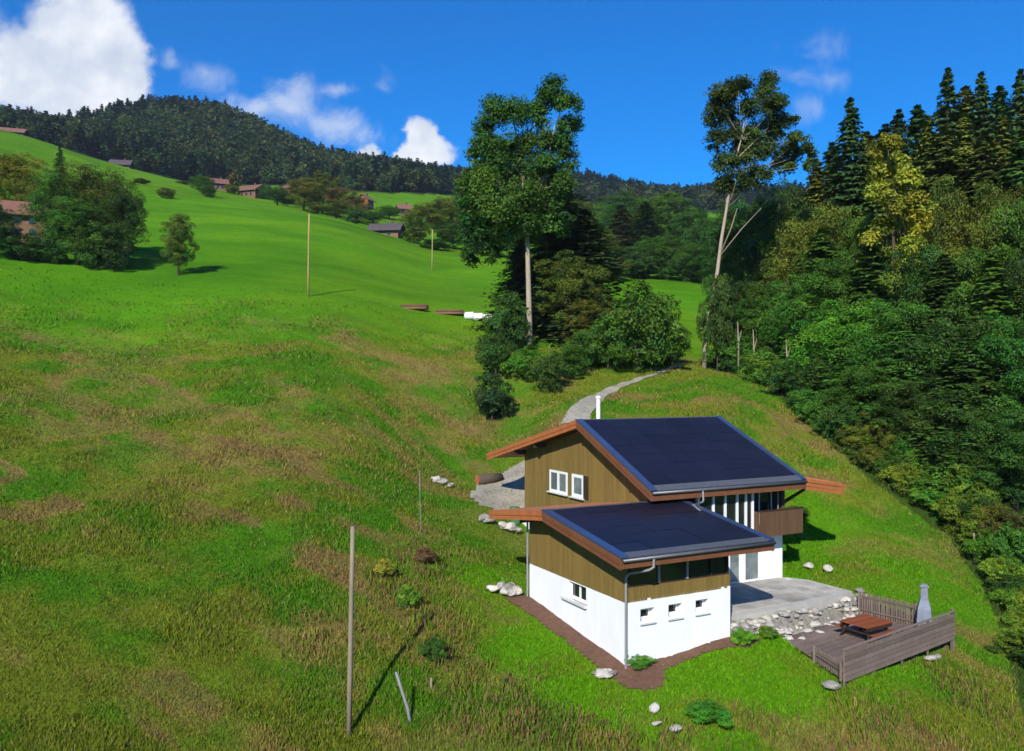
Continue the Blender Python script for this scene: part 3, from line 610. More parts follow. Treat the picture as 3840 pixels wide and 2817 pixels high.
for a in (.1, 3.1, 6.2, 9.3):
    for b in (.25, 2.4, 4.5):
        if a < b * DSK: continue
        z = gz(*dk(a, b)); 
        if z - .1 < DZ - .25: MB().box(a - .06, a + .06, b - .061, b + .061, z - .3, DZ - .222).build('support_post', M['grey_wood'], deck)
fence = tag(empty('board_fence', (*DA, 0), math.atan2(DU[1], DU[0])), 'low fence of grey horizontal boards along the deck front', 'fence')
for k in range(6): MB().box(-.05, DLEN + .05, -.085 + random.uniform(-.006, .006), -.045, DZ - .18 + k * .215, DZ - .18 + k * .215 + .185).build('board', M['grey_wood'], fence)
for a in (0, 2.35, 4.7, 7.05, 9.4): z = gz(*dk(a, 0)); MB().box(a - .05, a + .05, -.042, .02, min(z, DZ) - .3, DZ + 1.16).build('post', M['grey_wood'], fence)
MB().box(-.08, DLEN + .08, -.11, .03, DZ + 1.162, DZ + 1.20).build('rail', M['grey_wood'], fence)
MB().box(DLEN + .06, DLEN + .15, -.04, .05, gz(*dk(9.5, 0)) - .3, DZ + 1.3).build('post', M['grey_wood'], fence)
def pickets(name, a0, b0, a1, b1, label, h, n):
    p, q = np.array([a0, b0]), np.array([a1, b1]); ln = float(np.hypot(*(q - p))); rz = math.atan2(q[1] - p[1], q[0] - p[0])
    e = tag(empty(name, (*dk(a0, b0), DZ), math.atan2(DU[1], DU[0]) + rz), label, 'fence')
    pm = MB().prism([(-.045, -.15), (.045, -.15), (.045, h - .05), (0, h), (-.045, h - .05)], 'y', -.014, .014).mesh('picket', M['grey_wood'])
    for k in range(n): o = link('picket', pm, e); o.location = (ln * k / (n - 1), random.uniform(-.004, .004), random.uniform(-.02, .02)); o.rotation_euler = (0, random.uniform(-.02, .02), 0)
    for z in (.2, h - .25): MB().box(-.05, ln + .05, .016, .06, z, z + .08).build('rail', M['grey_wood'], e)
    for x in (0, ln): MB().box(x - .045, x + .045, .062, .15, -.2, h + .05).build('post', M['grey_wood'], e)
    return e
pickets('picket_fence', 9.5, 1.7, 9.5, 4.8, 'grey picket fence at the deck end behind the table', 1.15, 24)
pickets('picket_fence', .06, .1, 1.06, 2.0, 'short grey picket fence on the downhill end of the deck', .55, 13)
# table
tb = tag(empty('garden_table', (*dk(5.75, 2.3), DZ), math.atan2(DU[1], DU[0]) - .1), 'red brown wooden picnic table with benches on the deck', 'table')
tm = MB().box(-.98, .98, -.118, .118, -.03, .03).mesh('table_plank', M['red_wood'])
for k in range(6): o = link('table_plank', tm, tb); o.location = (random.uniform(-.02, .02), -.62 + k * .248, .80 + random.uniform(-.004, .004))
for s in (-1, 1):
    bm_ = MB().box(-.9, .9, -.15, .15, -.025, .025).mesh('bench_plank', M['red_wood']); o = link('bench_plank', bm_, tb); o.location = (0, s * .98, .47)
    MB().box(-.95, .95, s * .70 - .02, s * .70 + .02, .60, .765).build('apron', M['dark_wood'], tb)
    for x in (-.75, .75):
        MB().quadbox([(x - .05, s * .9 - .05, 0), (x + .05, s * .9 - .05, 0), (x + .05, s * .9 + .05, 0), (x - .05, s * .9 + .05, 0), (x - .05, s * .4 - .05, .74), (x + .05, s * .4 - .05, .74), (x + .05, s * .4 + .05, .74), (x - .05, s * .4 + .05, .74)]).build('leg', M['dark_wood'], tb)
for x in (-.75, .75): MB().box(x + .052, x + .10, -1.1, 1.1, .37, .443).build('crossbar', M['dark_wood'], tb); MB().box(x - .05, x + .05, -.66, .66, .742, .767).build('batten', M['dark_wood'], tb)
# garden fireplace
fp = tag(empty('garden_fireplace', (*dk(9.05, 1.15), DZ), math.atan2(DU[1], DU[0]) + .5), 'pale grey tapering garden fireplace in the deck corner', 'fireplace')
fp.scale = (1.0, 1.0, 1.14)
b = MB()
def ring(pts):
    k = len(b.v)
    for (w, d, z) in pts: b.v.extend([(-w, -d, z), (w, -d, z), (w, d, z), (-w, d, z)])
    for i in range(len(pts) - 1):
        q = k + i * 4
        for j in range(4): b.f.append((q + j, q + (j + 1) % 4, q + 4 + (j + 1) % 4, q + 4 + j))
    b.f.append((k + 3, k + 2, k + 1, k)); e = k + (len(pts) - 1) * 4; b.f.append((e, e + 1, e + 2, e + 3))
ring([(.40, .32, .62), (.38, .30, 1.02), (.24, .22, 1.28), (.20, .19, 1.40)]); b.build('hood', M['fireplace'], fp)
b = MB(); ring([(.17, .165, 1.402), (.155, .15, 1.95)]); b.build('chimney', M['fireplace'], fp)
b = MB(); ring([(.21, .205, 1.952), (.21, .205, 2.0), (.10, .10, 2.06)]); b.build('cap', M['fireplace'], fp)
MB().box(-.42, .42, -.34, .34, .40, .617).build('hearth', M['fireplace'], fp); MB().box(-.36, .36, -.28, .28, 0, .398).build('base', M['fireplace'], fp); MB().box(-.26, .26, -.345, -.32, .66, .95).build('fire_opening', M['black'], fp)
# rain barrel, cut log
bx2, by2 = hw(5.4, 20.9); bz = gz(bx2, by2)
rb_ = tag(empty('rain_barrel', (bx2, by2, bz)), 'green rain barrel at the uphill corner of the chalet', 'barrel')
MB().tube([(0, 0, -.05), (0, 0, .05), (0, 0, .55), (0, 0, 1.1), (0, 0, 1.15)], [.30, .33, .38, .33, .33], 14).build('body', M['green_paint'], rb_, True); MB().tube([(0, 0, 1.152), (0, 0, 1.2)], [.35, .33], 14).build('lid', M['green_paint'], rb_)

# ------------------------------------------------------------------ rocks
def rock_mesh(seed):
    import bmesh
    bm = bmesh.new(); bmesh.ops.create_icosphere(bm, subdivisions=2, radius=1); r = random.Random(seed)
    ax = [Vector((r.uniform(-1, 1), r.uniform(-1, 1), r.uniform(-1, 1))).normalized() for _ in range(9)]; dd = [r.uniform(.55, .85) for _ in ax]
    for v in bm.verts:
        for a, d in zip(ax, dd):
            t = v.co.dot(a)
            if t > d: v.co -= a * (t - d) * .92
        v.co *= 1 + r.uniform(-.04, .04); v.co.z *= .72
    me = bpy.data.meshes.new('boulder'); bm.to_mesh(me); bm.free(); me.materials.append(M['rock']); return me
RK = [rock_mesh(s) for s in range(7)]
rr_ = random.Random(11)
def rock(x, y, s, label, group=None, name='boulder', sink=.25, z=None):
    o = link(name, RK[rr_.randrange(7)]); zz = gz(x, y) if z is None else z
    o.location = (x, y, zz + s * .5 * (1 - sink)); o.scale = (s * rr_.uniform(.5, .68), s * rr_.uniform(.4, .6), s * rr_.uniform(.34, .5)); o.rotation_euler = (rr_.uniform(-.3, .3), rr_.uniform(-.3, .3), rr_.uniform(0, 6.3))
    return tag(o, label, 'rock', group)
n = 0; tries = 0
while n < 300 and tries < 12000:
    tries += 1; u = rr_.uniform(6.3, 17.0); v = rr_.uniform(-.9, 1.95)
    front = np.interp(u, [6, 10.8, 16.4, 17], [1.0, 1.25, 1.95, 2.1]); lo = np.interp(u, [6.3, 9, 14, 17], [.1, -.9, .2, 1.0])
    if not (lo < v < front - .1): continue
    s = rr_.choice((.18, .24, .3, .36, .46)) * rr_.uniform(.8, 1.2); rock(*hw(u, v), s, f"{'small' if s < .3 else 'large' if s > .46 else 'middling'} pale boulder in the rubble bank, {'beside the wing wall' if u < 9 else 'below the middle of the terrace' if u < 13 else 'towards the picket fence'}", 'boulders of the rubble bank'); n += 1
for k in range(9): rock(*(P2(1630 + rr_.uniform(0, 70), 1800 + rr_.uniform(0, 40), 61)), rr_.uniform(.5, 1.0), 'white stone in the small heap on the meadow beside the gravel yard', 'stones of the heap by the yard')
for k in range(12): rock(*(P2(1815 + rr_.uniform(0, 125), 1945 + rr_.uniform(-25, 45), 54.5)), rr_.uniform(.5, 1.0), 'pale stone of the retaining bank below the gravel yard', 'stones below the yard')
for k in range(9): u, v = rr_.uniform(-1.7, -.25), rr_.uniform(8.9, 10.2); rock(*hw(u, v), rr_.uniform(.4, .8), 'grey stone heaped at the uphill corner of the wing', 'stones at the wing corner')
for k in range(7): u, v = rr_.uniform(-1.5, -.7), rr_.uniform(-.3, .5); rock(*hw(u, v), rr_.uniform(.3, .55), 'white stone at the near corner of the soil strip', 'stones at the near corner')
for x, y, Y, s, l in ((2452, 2700, 32.3, .55, 'white stone in the grass below the wing, upper of two'), (2462, 2752, 31.5, .4, 'white stone in the grass below the wing, lower of two'), (2532, 2785, 31.0, .5, 'pale stone at the bottom edge of the grass slope'),
                      (3032, 2122, 48.8, .7, 'white stone on the grass behind the terrace, nearer the chalet'), (3105, 2136, 48.0, .75, 'white stone on the grass behind the terrace, farther from the chalet'), (3118, 2528, 34.0, .7, 'white stone under the downhill corner of the deck'), (3490, 2470, 38.0, .6, 'white stone under the deck front, larger of two'), (3510, 2462, 38.4, .45, 'white stone under the deck front, smaller of two'), (3225, 2232, 44.6, .5, 'pale stone beside the picket fence'), (2955, 2150, 47, .5, 'brownish stone at the terrace corner by the chalet wall')):
    rock(*P2(x, y, Y), s, l)
lx, ly = P2(1790, 1790, 62.5)
cl = tag(empty('cut_log', (lx, ly, gz(lx, ly)), .5), 'orange brown cut log lying beside the gravel yard', 'log'); MB().tube([(0, 0, .38), (1.3, .1, .4), (2.2, .3, .4)], [.42, .40, .36], 12).build('trunk', M['dark_bark'], cl, True); MB().tube([(-.03, 0, .38), (-.004, 0, .38)], .40, 12).build('cut_face', M['orange_wood'], cl)

# ------------------------------------------------------------------ poles
def pole(name, x, vb, Y, vtop, r, mat, label, lean=0.0, lean_y=0.0, cap=True):
    X, Yy = P2(x, vb, Y); z = gz(X, Yy); h = pt(x, vtop, Y).z - z
    e = tag(empty(name, (X, Yy, z)), label, 'pole' if h > 4 else 'post')
    sh = MB().tube([(0, 0, -.5), (lean * .3, lean_y * .3, h * .3), (lean * .7, lean_y * .7, h * .7), (lean, lean_y, h)], [r, r, r * .92, r * .82], 10).build('shaft', M[mat], e, True)
    if cap: MB().tube([(lean, lean_y, h + .004), (lean, lean_y, h + .03)], [r * .95, r * .6], 10).build('cap', M['grey_post'], e)
    return e
pole('utility_pole', 1308, 2752, 31, 1978, .10, 'post', 'tall bare wooden pole in the near meadow', .15)
pole('utility_pole', 1155, 1115, 103, 802, .13, 'yellow_post', 'yellowish wooden pole on the mown field', .15)
pole('utility_pole', 1620, 1015, 160, 862, .13, 'yellow_post', 'thin far pole near the top of the mown field', .1)
pole('leaning_post', 1547, 2752, 31.2, 2530, .065, 'grey_post', 'silver grey post leaning over beside the tall pole', -.66, .2)
pole('fence_post', 1617, 2625, 33, 2545, .055, 'post', 'short upright wooden post right of the leaning post')
pole('thin_stake', 1578, 1972, 48.5, 1765, .022, 'grey_post', 'thin pale stake in the meadow left of the stone heap', -.08, 0, False)

# ------------------------------------------------------------------ far buildings
def house(name, label, x, v, Y, w, d, h, rz, wall='far_wall', roofm='far_roof', rh=2.6, cat='house', base='far_wall', nwin=3):
    X, Yy = P2(x, v, Y); z = min(gz(X, Yy), gz(X - w * .4, Yy), gz(X + w * .4, Yy), gz(X, Yy + d * .5))
    e = tag(empty(name, (X, Yy, z), rz), label, cat); hw_, hd = w / 2, d / 2
    MB().box(-hw_, hw_, -hd, hd, -1.5, h * .42).build('base_wall', M[base], e)
    m = MB().prism([(-hd + .002, h * .42 + .002), (hd - .002, h * .42 + .002), (hd - .002, h), (0, h + rh - .25), (-hd + .002, h)], 'x', -hw_ + .003, hw_ - .003); wl = m.build('upper_wall', M[wall], e)
    ov = .9; sl = rh / hd
    rf = MB().prism([(-hd - ov, h - ov * sl), (0, h + rh), (hd + ov, h - ov * sl), (hd + ov, h - ov * sl + .3), (0, h + rh + .32), (-hd - ov, h - ov * sl + .3)], 'x', -hw_ - ov, hw_ + ov).build('roof', M[roofm], e)
    MB().box(hw_ * .3, hw_ * .3 + .6, -.3, .3, h + rh * .6, h + rh + 1.0).build('chimney', M['far_dark_roof'], rf)
    for k in range(nwin):
        xx = -hw_ + (k + 1) * w / (nwin + 1)
        for z0 in (h * .12, h * .55):
            f = MB().box(xx - .55, xx + .55, -hd - .06, -hd - .005, z0, z0 + 1.15).build('window', M['far_wall'], e); MB().box(xx - .45, xx + .45, -hd - .07, -hd - .062, z0 + .1, z0 + 1.05).build('pane', M['glass'], f)
    for s in (-1, 1):
        f = MB().box(min(s * hw_, s * (hw_ + .06)), max(s * hw_, s * (hw_ + .06)), -.6, .6, h * .6, h * .6 + 1.1).build('window', M['far_wall'], e); MB().box(min(s * (hw_ + .062), s * (hw_ + .07)), max(s * (hw_ + .062), s * (hw_ + .07)), -.5, .5, h * .6 + .1, h * .6 + 1.0).build('pane', M['glass'], f)
    return e
house('farmhouse', 'red roofed timber farmhouse half hidden by trees at the left edge', 85, 925, 124, 8, 7, 4.0, .35, 'far_wall', 'far_roof', 2.0)
house('barn', 'long low dark roofed barn beyond the mown field', 1450, 893, 215, 7.5, 5, 1.9, -.12, 'far_wall', 'far_dark_roof', 1.6, 'barn', 'far_wall', 2)
house('farmhouse', 'brown roofed house under the forest, left of the pair', 815, 705, 330, 7, 6, 2.8, .4, rh=2.0)
house('farmhouse', 'wide brown roofed chalet under the forest, right of the pair', 945, 727, 325, 8.5, 7, 2.8, -.35, rh=2.2)
house('farmhouse', 'small orange gabled house among the hedge trees', 1370, 765, 330, 4.5, 5, 3.8, 1.2, 'orange_wood', rh=2.0)
house('farmhouse', 'tiny red house above the long barn', 1515, 798, 330, 4.5, 4, 2.6, .3, 'orange_wood', rh=1.6)
house('barn', 'dark barn at the edge of the far forest', 455, 612, 370, 8, 6, 2.6, .2, 'far_wall', 'far_dark_roof', 2.2, 'barn', 'far_wall', 2)
house('farmhouse', 'brown house below the forest at the far left', 50, 505, 395, 10, 7, 2.8, .3, 'far_wall', 'far_roof', 2.2)
house('farmhouse', 'pale house among trees behind the chalet pair', 1085, 700, 380, 4.5, 5, 3.4, -.5, 'orange_wood', rh=1.8)
# --- log stack and wrapped bales on the bank
lg = MB().tube([(-1.45, 0, 0), (1.45, 0, 0)], .19, 9).mesh('log', M['log'], True)
for k, (x, l) in enumerate(((1555, 'stack of red brown logs on the bank, farther from the white bales'), (1685, 'stack of red brown logs on the bank, beside the white bales'))):
    X, Y = P2(x, 1150, 110); z = gz(X, Y); e = tag(empty('log_stack', (X, Y, z), -.12), l, 'log stack')
    for row in range(2):
        for c in range(3 - row): o = link('log', lg, e); o.location = (random.uniform(-.15, .15), (c - (2 - row) / 2) * .39, .17 + row * .335); o.scale = (1.3, 1, 1)
bl = MB().tube([(0, -.62, .60), (0, -.55, .60), (0, .55, .60), (0, .62, .60)], [.48, .6, .6, .48], 16).mesh('bale', M['plastic'], True)
for k, l in enumerate(('white wrapped bale nearest the log stack', 'middle white wrapped bale of three on the bank', 'white wrapped bale nearest the shrubs')):
    X, Y = P2(1762 + k * 34, 1178 + k * 5, 107.5 - k * .4); o = tag(link('wrapped_bale', bl), l, 'bale', 'wrapped bales on the bank'); o.location = (X, Y, gz(X, Y) - .05); o.rotation_euler = (0, 0, 1.2 + k * .1); o.scale = (1, 1, .9)

# ------------------------------------------------------------------ trees
def leaf_cloud(rng, pos, nrm, size, asp=1.6):
    """diamond leaves at pos facing nrm; returns verts, quads"""
    n = len(pos); nrm = nrm / np.linalg.norm(nrm, axis=1, keepdims=True)
    r = rng.normal(size=(n, 3)); t = np.cross(nrm, r); t /= np.linalg.norm(t, axis=1, keepdims=True); b = np.cross(nrm, t)
    s = size[:, None]; v = np.stack([pos - t * s * asp * .5, pos - b * s * .42 + t * s * .05, pos + t * s * asp * .5, pos + b * s * .42 + t * s * .05], 1).reshape(-1, 3)
    return v, np.arange(n * 4).reshape(n, 4)
def crown_from_lobes(name, seed, lobes, nleaf, leaf, mat='leaf', flat=.75, fuzz=.3, tintv=.35, inner=.35):
    rng = np.random.default_rng(seed); Lb = np.array(lobes, float); w = Lb[:, 3] ** 2; k = rng.choice(len(Lb), nleaf, p=w / w.sum())
    d = rng.normal(size=(nleaf, 3)); d[:, 2] += .25; d /= np.linalg.norm(d, axis=1, keepdims=True)
    # sub-clumps: pull the directions of each lobe towards a few shoots so that gaps open between them
    nc = 9; cl = rng.normal(size=(len(Lb), nc, 3)); cl[:, :, 2] += .35; cl /= np.linalg.norm(cl, axis=2, keepdims=True)
    pick = cl[k, rng.integers(0, nc, nleaf)]; d = d * .45 + pick * .75; d /= np.linalg.norm(d, axis=1, keepdims=True)
    rad = Lb[k, 3] * (1 - inner * rng.random(nleaf) ** 1.6 + fuzz * (rng.random(nleaf) - .5) * .6)
    pos = Lb[k, :3] + d * rad[:, None] * np.array([1, 1, flat])
    nrm = d * .8 + np.array([0, 0, .55]) + rng.normal(size=(nleaf, 3)) * .5
    v, q = leaf_cloud(rng, pos, nrm, leaf * rng.uniform(.6, 1.35, nleaf))
    lt = rng.uniform(1 - tintv, 1 + tintv, len(Lb))[k] * rng.uniform(.75, 1.25, nleaf); yel = rng.normal(0, .10, len(Lb))[k] + rng.normal(0, .08, nleaf)
    c = np.stack([lt * (1 + yel * 1.3), lt * (1 + yel * .25), lt * (1 - yel * .6)], -1)
    return npmesh(name, v, q, 4, [M[mat]], False, np.repeat(np.clip(c, .15, 2.2), 4, 0))
def round_lobes(rng, n, wide, z0, z1, lr, top_bias=1.0):
    """lobes filling an egg-shaped crown of width `wide` between heights z0 and z1"""
    out = []; cz = (z0 + z1) / 2; hz = (z1 - z0) / 2
    for i in range(n):
        g = (i + .5) / n; ph = i * 2.39996 + rng.uniform(-.4, .4); zz = 1 - 2 * g; rad = math.sqrt(max(0, 1 - zz * zz)); f = rng.uniform(.42, 1.02)
        taper = 1 - .25 * max(0, zz); r = lr * rng.uniform(.5, 1.35)
        out.append((math.cos(ph) * rad * wide / 2 * f * taper, math.sin(ph) * rad * wide / 2 * f * taper, cz + zz * hz * f, r))
    return out
def broad_proto(seed, n, nleaf, leaf, wide=.62, z0=.16, z1=.98, lr=.10, trunk_r=.018, mat='dark_bark'):
    rng = random.Random(seed); lobes = round_lobes(rng, n, wide, z0, z1, lr)
    cm = crown_from_lobes('crown', seed, lobes, nleaf, leaf)
    m = MB(); m.tube([(0, 0, -.04), (.004, 0, .1), (-.006, .004, .3), (.004, -.004, .62)], [trunk_r * 1.25, trunk_r, trunk_r * .8, trunk_r * .35], 8)
    for (x, y, z, r) in rng.sample(lobes, min(9, len(lobes))):
        b = max(.12, min(.55, z - .16)); m.tube([(0, 0, b), (x * .5, y * .5, b + (z - b) * .6), (x * .9, y * .9, z)], [trunk_r * .5, trunk_r * .32, trunk_r * .12], 5)
    return cm, m.mesh('trunk', M[mat], True)
def spruce_proto(seed, whorls, per, along, leaf, wide=.30, z0=.06, droop=.35):
    rng = np.random.default_rng(seed); pos, nrm, siz = [], [], []
    for i in range(whorls):
        t = i / (whorls - 1); z = z0 + (1 - z0) * t ** .92; R = wide / 2 * ((1 - t) ** .68) * rng.uniform(.85, 1.12) + .003
        for k in range(max(4, int(per * (1 - .45 * t)))):
            a = 2 * math.pi * (k / per) + rng.uniform(0, 6.3); Lr = R * rng.uniform(.72, 1.15); up = .25 * t
            for j in range(along):
                s = (j + .6 * rng.random()) / along; rad = Lr * (.15 + .85 * s); off = rng.normal(0, .25) * Lr * (.35 + .3 * s)
                pos.append((math.cos(a) * rad - math.sin(a) * off, math.sin(a) * rad + math.cos(a) * off, min(z + rad * (up - droop * (.3 + .7 * s)) + rng.normal(0, .004), 1.0)))
                nrm.append((math.cos(a) * .55 + rng.normal(0, .3), math.sin(a) * .55 + rng.normal(0, .3), .8)); siz.append(leaf * (1.15 - .5 * s) * rng.uniform(.7, 1.3) * (1 - .45 * t))
    pos, nrm, siz = np.array(pos), np.array(nrm), np.array(siz); v, q = leaf_cloud(rng, pos, nrm, siz, 1.9)
    tn = rng.uniform(.7, 1.3, len(pos)); c = np.repeat(np.stack([tn * rng.uniform(.8, 1.25, len(pos)), tn, tn * .95], -1), 4, 0)
    cm = npmesh('crown', v, q, 4, [M['needle']], False, c)
    return cm, MB().tube([(0, 0, -.03), (0, 0, .3), (0, 0, .98)], [.014, .010, .002], 7).mesh('trunk', M['dark_bark'], True)
PRO = {'broad': [broad_proto(100 + s, n, 34000, .0095, w) for s, n, w in ((0, 62, .62), (1, 74, .70), (2, 56, .56), (3, 80, .66))],
       'bush': [broad_proto(200 + s, n, 11000, .027, 1.05, .02, .95, .17, .016) for s, n in ((0, 40), (1, 50), (2, 34))],
       'small': [broad_proto(300 + s, n, 3600, .034, .75, .1, .98, .13) for s, n in ((0, 30), (1, 36), (2, 26))],
       'spruce': [spruce_proto(400 + s, 40, 18, 12, .021, w) for s, w in ((0, .34), (1, .38), (2, .32))],
       'farspruce': [spruce_proto(500 + s, 16, 9, 4, .075, w) for s, w in ((0, .34), (1, .40), (2, .30))],
       'farbroad': [broad_proto(600 + s, 22, 620, .075, .72, .08, .98, .16) for s in range(3)]}
tr = random.Random(77)
def tree(name, kind, X, Y, h, wide, col, label, cat='tree', group=None, z=None, rz=None):
    cm, tm = PRO[kind][tr.randrange(len(PRO[kind]))]; zz = gz(X, Y) if z is None else z
    e = tag(empty(name, (X, Y, zz), tr.uniform(0, 6.28) if rz is None else rz), label, cat, group); c = link('crown', cm, e); t = link('trunk', tm, e)
    bw = {'broad': .72, 'bush': 1.15, 'small': .85, 'spruce': .27, 'farspruce': .36, 'farbroad': .8}[kind]; sx = wide / bw
    for o in (c, t): o.scale = (sx, sx, h)
    f = tr.uniform(.9, 1.1); c.color = (col[0] * f, col[1] * f, col[2] * f, 1); return e
def ptree(name, kind, x, vtop, Y, wpx, col, label, cat='tree', group=None, minh=1.0):
    X = (x - CX) / F * Y; z = gz(X, Y); h = max(minh, CAM + (HY - vtop) / F * Y - z); return tree(name, kind, X, Y, h, wpx / F * Y, col, label, cat, group, z)
def btree(name, kind, x, vbase, vtop, wpx, col, label, cat='tree', group=None, minh=.5):
    X, Y = hit(x, vbase); return ptree(name, kind, x, vtop, Y, wpx, col, label, cat, group, minh)
DG, MG, BG, OG, YG, SG, KG = (.048, .104, .016), (.062, .150, .016), (.090, .245, .018), (.112, .138, .016), (.24, .25, .02), (.042, .086, .020), (.046, .092, .022)
WOODG = 'trees of the wood beside the chalet'
for x, vt, Y, w, kind, col, lab in (
        # skyline spruces
        (3190, 372, 96, 300, 'spruce', SG, 'pointed spruce standing alone on the skyline right of the second tall tree'), (3062, 600, 104, 280, 'spruce', OG, 'olive spruce low on the skyline beside the lone pointed spruce'), (3370, 415, 101, 290, 'spruce', SG, 'spruce just behind the yellowish tree'),
        (3555, 262, 99, 300, 'spruce', SG, 'tallest thin tipped spruce on the skyline of the wood'), (3680, 278, 97, 300, 'spruce', SG, 'second of the three tall skyline spruces'), (3826, 268, 95, 300, 'spruce', SG, 'skyline spruce at the right edge of the photo'),
        (3480, 440, 92, 310, 'spruce', OG, 'olive green spruce below the tallest skyline spruce'), (3615, 430, 88, 320, 'spruce', OG, 'broad olive spruce under the middle skyline spruce'), (3760, 440, 86, 320, 'spruce', OG, 'broad olive spruce near the right edge'),
        (3290, 560, 92, 280, 'spruce', DG, 'dark spruce left of the yellowish tree'), (2960, 650, 106, 320, 'broad', DG, 'dark rounded tree behind the second tall tree crown'), (2850, 690, 108, 300, 'broad', DG, 'dark tree directly behind the pale leaning trunk'), (2755, 730, 112, 270, 'broad', DG, 'dark tree at the gap left of the pale leaning trunk'),
        (3440, 400, 104, 380, 'spruce', DG, 'dark broad spruce between the yellowing tree and the tallest spruce'), (3620, 330, 104, 400, 'spruce', OG, 'olive spruce filling the skyline between the two tallest'), (3750, 330, 102, 400, 'spruce', DG, 'dark spruce on the skyline left of the right edge'), (3250, 500, 104, 380, 'spruce', OG, 'olive spruce behind the lone pointed spruce'), (3320, 470, 108, 360, 'spruce', DG, 'dark spruce farther back behind the yellowing tree'), (3120, 540, 108, 340, 'spruce', DG, 'dark spruce left behind the lone pointed spruce'), (3540, 480, 86, 420, 'spruce', (.075, .10, .016), 'broad olive spruce below the gap in the skyline'), (3690, 500, 83, 420, 'spruce', (.07, .105, .016), 'broad mossy spruce in the upper wood'), (3830, 500, 81, 420, 'spruce', DG, 'dark broad spruce at the right edge, upper wood'),
        (3080, 860, 84, 340, 'spruce', MG, 'green spruce in the middle of the wood below the olive trees'), (3270, 900, 77, 380, 'spruce', (.05, .12, .018), 'fresh green spruce in the middle of the wood'), (3540, 960, 70, 420, 'spruce', (.045, .105, .018), 'drooping green spruce in the middle of the wood'), (3720, 960, 66, 420, 'spruce', MG, 'drooping green spruce near the right edge'), (3400, 1180, 68.5, 420, 'spruce', (.05, .13, .018), 'drooping bright spruce in the lower wood'), (3180, 1230, 73.5, 360, 'spruce', MG, 'green spruce in the lower wood left of the drooping bright one'), (3620, 1260, 62, 440, 'spruce', DG, 'dark spruce in the lower wood near the right edge'), (2900, 900, 94, 280, 'spruce', DG, 'dark spruce behind the thin pale stems'),
        # middle tiers
        (3110, 740, 88, 330, 'broad', OG, 'olive broadleaf tree in the upper wood below the lone spruce'), (2990, 800, 92, 320, 'broad', OG, 'olive broadleaf tree in the upper wood beside the second tall tree'), (3250, 760, 84, 330, 'broad', MG, 'green broadleaf tree in the wood left under the yellowish tree'),
        (3560, 640, 80, 380, 'broad', OG, 'olive gold broadleaf tree right of the yellowish tree'), (3730, 640, 78, 380, 'broad', OG, 'olive broadleaf tree in the upper wood near the right edge'), (3860, 700, 74, 380, 'broad', MG, 'green broadleaf tree cut by the right edge, upper wood'),
        (3170, 930, 80, 360, 'broad', MG, 'mid green tree in the middle of the wood above the bright layered tree'), (3460, 900, 74, 380, 'broad', DG, 'dark tree below the yellowish tree'), (3650, 880, 70, 400, 'broad', MG, 'mid green tree in the middle tier near the right edge'), (3820, 930, 67, 400, 'broad', DG, 'dark tree at the right edge, middle tier'),
        # lower tiers
        (2770, 1040, 95, 300, 'broad', DG, 'dark tree shading the foot of the pale leaning trunk'), (2890, 1040, 89, 300, 'broad', MG, 'mid green tree behind the thin pale stems'), (3020, 1010, 83, 330, 'broad', MG, 'mid green tree at the wood edge right of the thin pale stems'),
        (3170, 1110, 76, 400, 'broad', BG, 'bright green layered tree in the lower wood'), (3350, 1110, 71, 420, 'broad', MG, 'green spreading tree in the lower wood right of the bright one'), (3560, 1120, 67, 440, 'broad', DG, 'dark spreading tree in the lower wood, third from the bright one'), (3760, 1150, 63, 460, 'broad', MG, 'green tree filling the right edge, lower wood'),
        (3260, 1330, 69, 360, 'broad', MG, 'low green tree in the lower wood above the terrace level'), (3440, 1400, 64.5, 380, 'broad', DG, 'low dark tree in the lower wood above the deck'), (3630, 1430, 60.5, 400, 'broad', DG, 'low dark tree near the right edge above the deck'), (3810, 1500, 57, 400, 'broad', DG, 'low dark tree cut by the right edge above the deck')):
    ptree('spruce_tree' if kind == 'spruce' else 'broadleaf_tree', kind, x, vt, Y, w, col, lab, 'tree', WOODG)
for x, vt, Y, w, col, lab in ((2910, 1330, 86, 260, MG, 'green bush at the wood edge below the thin pale stems'), (3030, 1430, 79, 260, MG, 'green bush at the wood edge above the far chalet gable'), (3160, 1520, 71.5, 280, DG, 'dark bush at the wood edge uphill of the orange canopy'),
                              (3330, 1600, 66, 260, BG, 'bright green bush at the wood edge right of the orange canopy'), (3480, 1700, 62, 240, (.14, .25, .02), 'yellow green bush at the wood edge above the fireplace'), (3600, 1690, 59.5, 260, MG, 'green bush at the wood edge behind the yellow green one'), (3690, 1850, 56, 240, DG, 'dark bush at the wood edge near the right side'),
                              (3800, 1900, 53, 300, (.10, .10, .022), 'brownish bush at the right edge of the wood'), (3820, 2160, 48, 260, DG, 'dark bush at the right edge beside the deck'), (3850, 2420, 41, 320, DG, 'dark shaded bush in the lower right corner'), (2985, 2010, 56, 130, DG, 'dark shrub in the shade at the far corner of the chalet'),
                              (2690, 1020, 90.3, 150, DG, 'dark bush round the foot of the pale leaning trunk'), (2760, 1250, 90, 200, MG, 'green bush right of the foot of the pale leaning trunk')):
    ptree('shrub', 'bush', x, vt, Y, w, col, lab, 'shrub')
